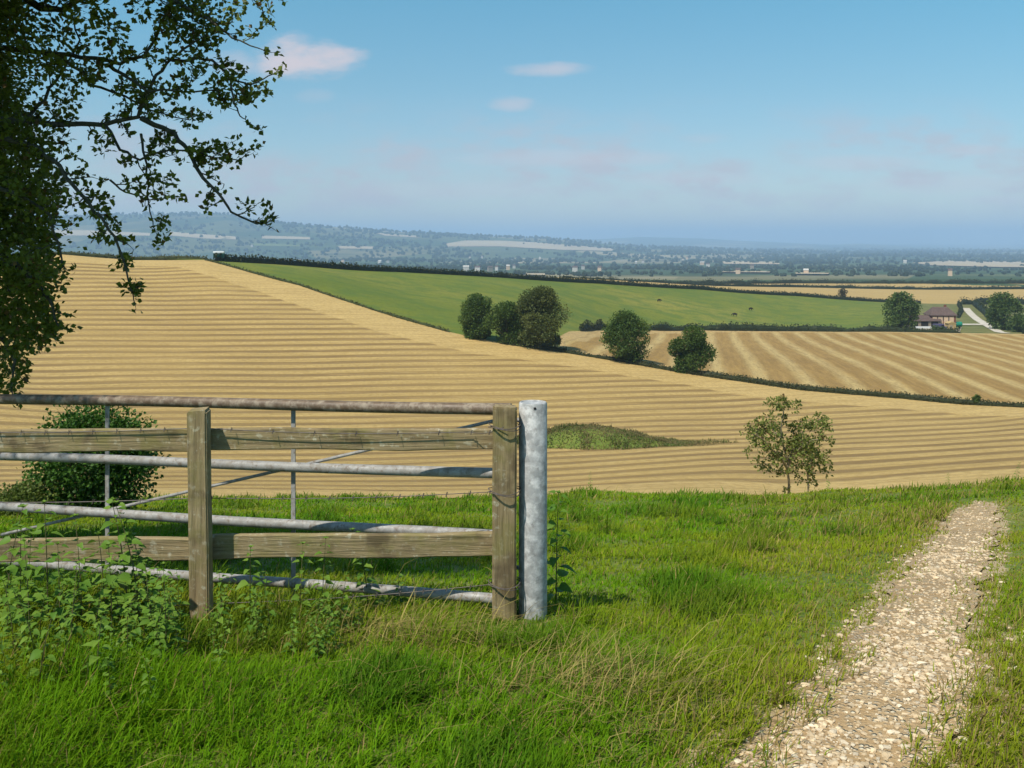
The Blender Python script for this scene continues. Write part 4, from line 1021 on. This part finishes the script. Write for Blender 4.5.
hedge('hedge', [p for p in PB if gp(1006, 268)[0] < p[0] <= gp(1280, 268)[0]], 2.6, 3.0, 'hedge at the right edge beyond the end of the farm track', .5, 30, ((.035, .05, .016), (.075, .085, .025)), 8, jag=.4)
lo = [p for p in B2d if gp(470, 142)[0] <= p[0] <= gp(1290, 105)[0]]
hedge('hedge', lo, 0.62, 1.5, 'low dark overgrown hedge bank between the two stubble fields', .22, 110, ((.042, .050, .016), (.085, .088, .03)), 4, jag=.4)
lo2 = [p for p in B2d if gp(205, 188)[0] <= p[0] < gp(470, 142)[0]]
hedge('grass_margin', lo2, .32, 1.0, 'thin rough grass margin between the upper stubble and the pasture', .3, 22, ((.06, .075, .02), (.12, .11, .035)), 5, jag=.4, cat='field margin')
hedge('hedge', [(a, b+2) for a, b in dens([gp(-420, 149), gp(-100, 167.5), gp(60, 181.5), gp(150, 188), gp(203, 189.5)], 8)], .7, 2.0, 'scrubby grass hedge along the ridge top at the left', .4, 26, ((.07, .08, .025), (.13, .12, .04)), 6, jag=.4)
hedge('hedge', g1t, 2.3, 2.5, 'thin dark hedge between the two pale distant stubble strips', .7, 12, DK, 7, jag=.25)
hedge('hedge', g2t, 3.0, 4, 'dark hedge behind the farthest pale stubble strip', .8, 14, DK, 9, jag=.4)
hedge('hedge', dens([gp(958, 330), gp(962, 372), gp(958, 432)], 5), 2.2, 3, 'dark hedge running up beside the farm track, behind the farmhouse', .5, 24, DK, 10, jag=.3)
hedge('hedge', dens([gp(974, 432), gp(986, 345), gp(990, 318)], 5), 3.0, 4, 'dark hedge on the right side of the farm track', .5, 30, ((.03, .045, .015), (.06, .07, .02)), 14, jag=.4)
hedge('hedge', [(a, b) for a, b in dens([gp(960, 438), gp(1020, 446), gp(1290, 452)], 5)], 3.4, 4, 'bushy hedge behind the tree right of the farm track', .6, 26, DK, 15, jag=.4)

# ------------------------------------------------------------------ farm: track, house, barn, vehicles
M['chalk'] = plainmat('chalk_track', (.62, .55, .44), .2, .6)
M['cream'] = plainmat('cream_render', (.66, .47, .31), .12, 1.5)
M['tile'] = plainmat('brown_roof_tile', (.145, .10, .085), .3, 2.5)
M['barnwall'] = plainmat('weathered_barn_wall', (.36, .30, .22), .25, 1.2)
M['glass'] = plainmat('dark_window', (.03, .035, .045), .2, 2, .15)
M['brick'] = plainmat('red_brick', (.24, .095, .06), .25, 4)
M['white'] = plainmat('white_paint', (.78, .79, .78), .06, 3, .5)
M['purple'] = plainmat('purple_paint', (.085, .07, .15), .2, 3, .4)
M['teal'] = plainmat('teal_paint', (.02, .24, .15), .2, 3, .5)
M['tyre'] = plainmat('tyre_rubber', (.02, .02, .02), .2, 8)
M['tan'] = plainmat('tan_boards', (.50, .36, .16), .2, 3)
M['greenbody'] = plainmat('dark_green_paint', (.02, .09, .07), .2, 3, .5)
trk = [gp(966, 400), gp(968, 375), gp(972, 345), gp(977.5, 322), gp(983, 308), gp(988, 297), gp(994, 284), gp(999.5, 273), gp(1007, 269)]
def strip(line, w):
    L = dens(line, 2.0); a = []; b = []
    for i, p in enumerate(L):
        q0, q1 = L[max(i-1, 0)], L[min(i+1, len(L)-1)]; dx, dy = q1[0]-q0[0], q1[1]-q0[1]; l = math.hypot(dx, dy)
        a.append((p[0]-dy/l*w/2, p[1]+dx/l*w/2)); b.append((p[0]+dy/l*w/2, p[1]-dx/l*w/2))
    return a+b[::-1]
draped('farm_track', strip(trk, 2.7), M['chalk'], .12, .006, .01)
draped('farm_track', strip([gp(958, 300), gp(972, 300.5), gp(984.5, 301)], 4.5), M['chalk'], .16, .006, .01)
draped('farmyard', [gp(913, 271), gp(960, 271), gp(961, 282), gp(913, 282)], M['barnwall'], .1, .01, .01)
def wheels(root, c, L, Wd, r, rz, names='wheel'):
    ca, sa = math.cos(rz), math.sin(rz)
    for sx in (-1, 1):
        for sy in (-1, 1):
            x, y = sx*L*.32, sy*(Wd/2-.06); mb = MB()
            p = Vector((c[0]+x*ca-y*sa, c[1]+x*sa+y*ca, c[2]+r)); d = Vector((-sa, ca, 0))*.11*sy
            mb.tube([p-d, p+d], r, 14); mb.build(names, M['tyre'], root, smooth=True)
def farmhouse():
    x, y = gp(940, 286); z = Tz(x, y); rz = -.06
    root = empty('farmhouse', (x, y, z), 'cream-fronted farmhouse with a brown hipped roof below the far fields', 'house')
    ca, sa = math.cos(rz), math.sin(rz); lo = lambda a, b, c: (x+a*ca-b*sa, y+a*sa+b*ca, z+c)
    L, Wd, H = 7.2, 5.5, 3.9
    m = MB(); m.box(lo(0, 0, H/2-.3), (L, Wd, H+.6), rz); m.build('wall', M['brick'], root)
    rf = MB(); rf.gable(lo(0, 0, H), L, Wd, 2.3, .35, rz, 1.8); ro = rf.build('roof', M['tile'], root)
    ch = MB(); ch.box(lo(1.6, .3, H+2.2), (.6, .6, 1.7), rz); ch.build('chimney', M['brick'], ro)
    for k in range(4):
        p = MB(); p.box(lo(-2.55+k*1.62, -Wd/2-.05, 2.15), (1.3, .1, 3.0), rz); po = p.build('render_panel', M['cream'], root)
    for k in range(3):
        for zz in (1.1, 2.9):
            w = MB(); w.box(lo(-1.74+k*1.62, -Wd/2-.02, zz), (.26, .1, .9), rz); wo = w.build('window', M['glass'], root)
    d = MB(); d.box(lo(3.15, -Wd/2-.03, .95), (.7, .08, 1.9), rz); d.build('door', M['purple'], root)
    # lean-to end
    x2, y2 = gp(946, 284)
farmhouse()
def barn():
    x, y = gp(921, 285); z = Tz(x, y)
    root = empty('barn', (x, y, z), 'long low barn with a purplish brown roof joined to the left of the farmhouse', 'barn')
    m = MB(); m.box((x, y, z+.95), (9.5, 5, 2.5)); m.build('wall', M['barnwall'], root)
    rf = MB(); rf.gable((x, y, z+2.2), 9.5, 5, 1.5, .3); rf.build('roof', M['tile'], root)
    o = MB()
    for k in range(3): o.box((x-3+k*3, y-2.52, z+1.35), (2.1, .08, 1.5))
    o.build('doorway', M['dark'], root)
    sg = MB(); sg.box((x-.2, y-2.62, z+.35), (9.0, .12, .7)); sg.build('low_wall', M['white'], root)
barn()
def van():
    x, y = gp(938.5, 275); z = Tz(x, y)+.1; rz = .0
    root = empty('van', (x, y, z), 'dark purple van parked in the yard in front of the farmhouse', 'van')
    m = MB(); m.box((x, y, z+1.1), (2.75, 1.8, 1.5)); m.build('body', M['purple'], root, bevel=.16, smooth=True)
    c = MB(); c.box((x+1.7, y, z+.75), (.85, 1.7, .8)); c.build('bonnet', M['purple'], root, bevel=.12, smooth=True)
    w = MB(); w.box((x+.85, y-.905, z+1.42), (.8, .02, .45)); w.build('side_window', M['glass'], root)
    wheels(root, (x+.3, y, z), 3.6, 1.8, .32, rz)
van()
def shed():
    x, y = gp(950.5, 277); z = Tz(x, y)
    root = empty('shed', (x, y, z), 'small tan shed between the purple van and the teal tank', 'shed')
    m = MB(); m.box((x, y, z+1.0), (2.1, 2.2, 2.2)); m.build('wall', M['tan'], root)
    rf = MB(); rf.gable((x, y, z+2.1), 2.1, 2.2, .5, .15, math.pi/2, 0, .08); rf.build('roof', M['tan'], root)
    d = MB(); d.box((x-.3, y-1.12, z+.85), (.8, .06, 1.7)); d.build('door', M['barnwall'], root)
shed()
def tank():
    x, y = gp(957.5, 284); z = Tz(x, y)
    root = empty('tank', (x, y, z), 'teal green tank on cradles right of the farmhouse', 'tank')
    m = MB(); zz = z+1.35
    m.tube([(x-1.3, y, zz), (x-1.2, y, zz), (x-1.1, y, zz), (x+1.1, y, zz), (x+1.2, y, zz), (x+1.3, y, zz)], [.35, .68, .8, .8, .68, .35], 18); m.build('drum', M['teal'], root, smooth=True)
    for s in (-.8, .8):
        c = MB(); c.box((x+s, y, z+.3), (.25, 1.2, .7)); c.build('cradle', M['barnwall'], root)
tank()
def trailer():
    x, y = gp(219, 199); z = Tz(x, y)+.35; rz = .12
    root = empty('livestock_trailer', (x, y, z), 'dark green livestock trailer with a bright white roof on the ridge beside the hedge', 'trailer')
    m = MB(); m.box((x, y, z+.85), (2.1, 1.4, .95), rz); m.build('body', M['greenbody'], root)
    r = MB(); r.box((x, y, z+1.52), (2.2, 1.5, .42), rz); r.build('roof', M['white'], root, bevel=.12, smooth=True)
    wheels(root, (x, y, z-.1), 1.2, 1.4, .3, rz)
    d = MB(); d.tube([(x+1.0, y, z+.45), (x+1.8, y+.1, z+.4)], .05, 6); d.build('drawbar', M['tyre'], root)
trailer()

# ------------------------------------------------------------------ cattle in the pasture
M['hide'] = plainmat('dark_hide', (.022, .017, .013), .3, 2, .6)
def cow(px, py, y0, y1, rz, s, label):
    h = hit(px, py, y0, y1)
    x, y = h if h else gp(px, (y0+y1)/2)
    z = Tz(x, y); root = empty('cow', (x, y, z), label, 'cow', 'cattle in the pasture')
    me = bpy.data.meshes.new('body')
    J = [(0, 0, 1.05), (.55, 0, 1.12), (.95, 0, 1.05), (1.25, 0, .75), (1.45, 0, .42), (-.55, 0, 1.08), (-.78, 0, 1.1), (-.88, 0, .75), (-.9, 0, .45)]
    E = [(0, 1), (1, 2), (2, 3), (3, 4), (0, 5), (5, 6), (6, 7), (7, 8)]; Rr = [.40, .36, .23, .17, .10, .34, .12, .04, .03]
    for sx, bx in ((.5, 1), (-.55, 5)):
        for sy in (-1, 1):
            a = len(J); J += [(sx, sy*.22, .72), (sx+(.02 if sx > 0 else -.08), sy*.22, .38), (sx, sy*.22, .02)]; E += [(bx, a), (a, a+1), (a+1, a+2)]; Rr += [.17, .08, .06]
    me.from_pydata(J, E, [])
    o = link('body', me, M['hide'], root); o.rotation_euler = (0, 0, rz); o.scale = (s, s, s)
    mod = o.modifiers.new('skin', 'SKIN'); sub = o.modifiers.new('sub', 'SUBSURF'); sub.levels = sub.render_levels = 1
    if not me.skin_vertices: me.attributes.new
    bpy.context.view_layer.objects.active = o
    if not me.skin_vertices:
        bm = bmesh.new(); bm.from_mesh(me); bm.verts.layers.skin.verify(); bm.to_mesh(me); bm.free()
    for v, q in zip(me.skin_vertices[0].data, Rr): v.radius = (q, q)
    me.skin_vertices[0].data[0].use_root = True
cow(659, 302, 180, 420, .3, .68, 'dark cow grazing near the top hedge of the pasture, leftmost of the cattle')
cow(735, 316.5, 180, 420, 3.0, .8, 'dark cow nearest the lower hedge, middle one of the cattle')
cow(750.5, 310.5, 180, 420, .2, .72, 'dark cow standing highest of the pair at the right of the pasture')

# ------------------------------------------------------------------ the vale: pale fields, woods, distant buildings
PALE = [[(55, 230), (100, 231), (150, 233.5), (150, 236), (55, 236)], [(170, 232), (200, 234.5), (236, 237), (236, 240), (205, 239), (170, 236)],
        [(262, 236), (310, 237.5), (310, 239.8), (262, 239)], [(375, 233.2), (415, 236), (420, 238), (385, 236)], [(338, 246.5), (374, 247), (374, 249.3), (338, 249)],
        [(446, 244), (465, 240.8), (500, 241), (540, 243), (615, 249), (612, 251.3), (560, 250.2), (500, 246.8), (448, 247)],
        [(912, 263.5), (955, 260.8), (1030, 262.5), (1090, 264), (1090, 268.5), (1000, 268), (930, 266)], [(722, 262), (778, 262.4), (780, 265), (724, 264.5)], [(722, 272), (770, 272.5), (770, 273.8), (722, 273.4)],
        [(250, 243.5), (300, 245), (300, 247), (250, 246)], [(526, 274.2), (545, 275), (545, 277), (526, 276.4)], [(795, 274), (830, 274.3), (828, 275.6), (796, 275.4)]]
M['palefield'] = plainmat('pale_far_stubble', (.44, .35, .22), .12, .004)
M['greenfield'] = plainmat('far_green_field', (.16, .20, .06), .2, .004)
for i, poly in enumerate(PALE):
    pl = []
    for a, b in zip(poly, poly[1:]+poly[:1]):
        for t in (0, .25, .5, .75):
            h = hit(a[0]+(b[0]-a[0])*t, a[1]+(b[1]-a[1])*t, 720, 20000, 1500)
            if h: pl.append(h)
    if len(pl) > 5:
        try: draped('far_field', pl, M['greenfield'] if i in (9,) else M['palefield'], 2.5, .012, .03)
        except Exception as e: print('far field', i, e)
M['paleh'] = plainmat('pale_render', (.56, .52, .46), .1, .5)
BLD = []
def far_buildings():
    r = np.random.default_rng(21); wm = [M['paleh'], M['cream'], M['barnwall']]
    lst = [(466, 271, 26, 0), (478, 271.5, 24, 0), (490, 271.5, 20, 2), (497, 270.5, 14, 0), (508, 270, 15, 1), (514, 268.5, 13, 0), (470, 259, 10, 0), (482, 258.5, 10, 0), (540, 259.5, 10, 0),
           (575, 272, 22, 0), (583, 269.5, 14, 0), (600, 271.5, 16, 1), (636, 264, 10, 0), (643, 263, 12, 0), (683, 261, 12, 0), (687, 259.5, 11, 1), (702, 265, 22, 1), (708, 267, 20, 0), (738, 274, 16, 1), (752, 269, 18, 2),
           (806, 274.6, 16, 1), (285, 262, 12, 0), (300, 262, 14, 0), (343, 262.5, 16, 1), (380, 263.5, 20, 0), (388, 263, 12, 0), (950, 276, 12, 1), (252, 247, 12, 0), (905, 263.3, 18, 0)]
    for i, (px, py, L, wk) in enumerate(lst):
        h = hit(px, py, 900, 9000, 1500)
        if not h: continue
        x, y = h; sc = np.clip(y/3200, .7, 1.8); L = L*sc*.6; Wd = max(7, L*.45); H = (4.5+r.uniform(0, 2))*np.clip(sc, 1, 1.5); rz = r.uniform(-.4, .4); z = Tz(x, y)+2
        side = 'white' if wk == 0 else 'cream' if wk == 1 else 'grey-brown'
        root = empty('distant_building', (x, y, z), f'pale {side} building among the trees far out in the vale' if wk != 2 else 'dull brown building among the trees far out in the vale', 'building', f'{side} buildings scattered in the vale')
        m = MB(); m.box((x, y, z+H/2-2), (L, Wd, H+4), rz); m.build('wall', wm[wk], root)
        rf = MB(); rf.gable((x, y, z+H), L, Wd, Wd*.32, .4, rz); rf.build('roof', M['paleh'] if (i % 4 == 0) else M['tile'], root)
        BLD.append((px, py))
far_buildings()
def vale_woods():
    n = 26000
    Y = np.exp(rng.uniform(math.log(1250), math.log(9500), n)); px = rng.uniform(-250, 1300, n); X = (px-512)/F*Y
    cl = fbm(X/420, Y/420, 3); lines = np.minimum(np.abs(np.mod(X*.9+Y*.35+60*vnoise(X/500, Y/500), 380)-190), np.abs(np.mod(Y*.8-X*.4+60*vnoise(X/600+7, Y/600), 460)-230))
    keep = (cl > .50) | (lines < 14) | (rng.random(n) < .06)
    X, Y, px = X[keep], Y[keep], px[keep]; n = len(X)
    s = rng.uniform(3.5, 7, n)*np.clip(Y/3000, .6, 1.9); hgt = s*rng.uniform(.75, 1.2, n)
    Z = T(X, Y)
    py = HY+F*(EYE-(Z+hgt*1.2))/Y; py0 = HY+F*(EYE-Z)/Y
    bad = np.zeros(n, bool)
    for poly in PALE:
        P = [(a, b) for a, b in poly]
        bad |= (pip(px, py, P) | pip(px, (py+py0)/2, P)) & (rng.random(n) < .93)
    for bx, by in BLD: bad |= (np.abs(px-bx) < 6) & (py < by-.5) & (py0 > by-.5)
    X, Y, Z, s, hgt = X[~bad], Y[~bad], Z[~bad], s[~bad], hgt[~bad]; n = len(X)
    P = np.column_stack([X, Y, Z+hgt*.55]); S = np.stack([s, s*rng.uniform(.8, 1.2, n), hgt], 1)
    near = Y < 2600
    out = []
    for sel, ic in ((near, ICO2), (~near, ICO1)):
        V, Fc = blobs(P[sel], S[sel], ic, .14); m = int(sel.sum()); t = rng.random(m)[:, None]
        col = (np.array((.014, .030, .012))*(1-t)+np.array((.034, .052, .02))*t)
        out.append((V, Fc, np.repeat(col, len(ic[0]), 0)))
    V = np.vstack([out[0][0], out[1][0]]); Fc = np.vstack([out[0][1], out[1][1]+len(out[0][0])]); C = np.vstack([out[0][2], out[1][2]])
    print('vale trees', n)
    tag(link('woodland', np_mesh('woodland', V, Fc, C), M['leaf']), 'dark woods and hedgerow trees covering the distant vale and hills', 'woodland', kind='stuff')
vale_woods()

# ------------------------------------------------------------------ the air
def haze(density=1.6e-4, col=(.51, .715, .98)):
    mb = MB(); zb, zt = -190.0, 235.0
    mb.box((0, 0, (zb+zt)/2), (54000, 54000, zt-zb))
    m = bpy.data.materials.new('haze_air'); m.use_nodes = True; nt = m.node_tree; nt.nodes.clear()
    v = nt.nodes.new('ShaderNodeVolumePrincipled'); v.inputs['Density'].default_value = density; v.inputs['Color'].default_value = (*col, 1); v.inputs['Anisotropy'].default_value = 0.0
    o = nt.nodes.new('ShaderNodeOutputMaterial'); nt.links.new(v.outputs[0], o.inputs['Volume'])
    m.cycles.homogeneous_volume = True if hasattr(m, 'cycles') and hasattr(m.cycles, 'homogeneous_volume') else True
    tag(mb.build('haze', m), 'pale blue air haze over the vale', 'haze', kind='stuff')
haze()
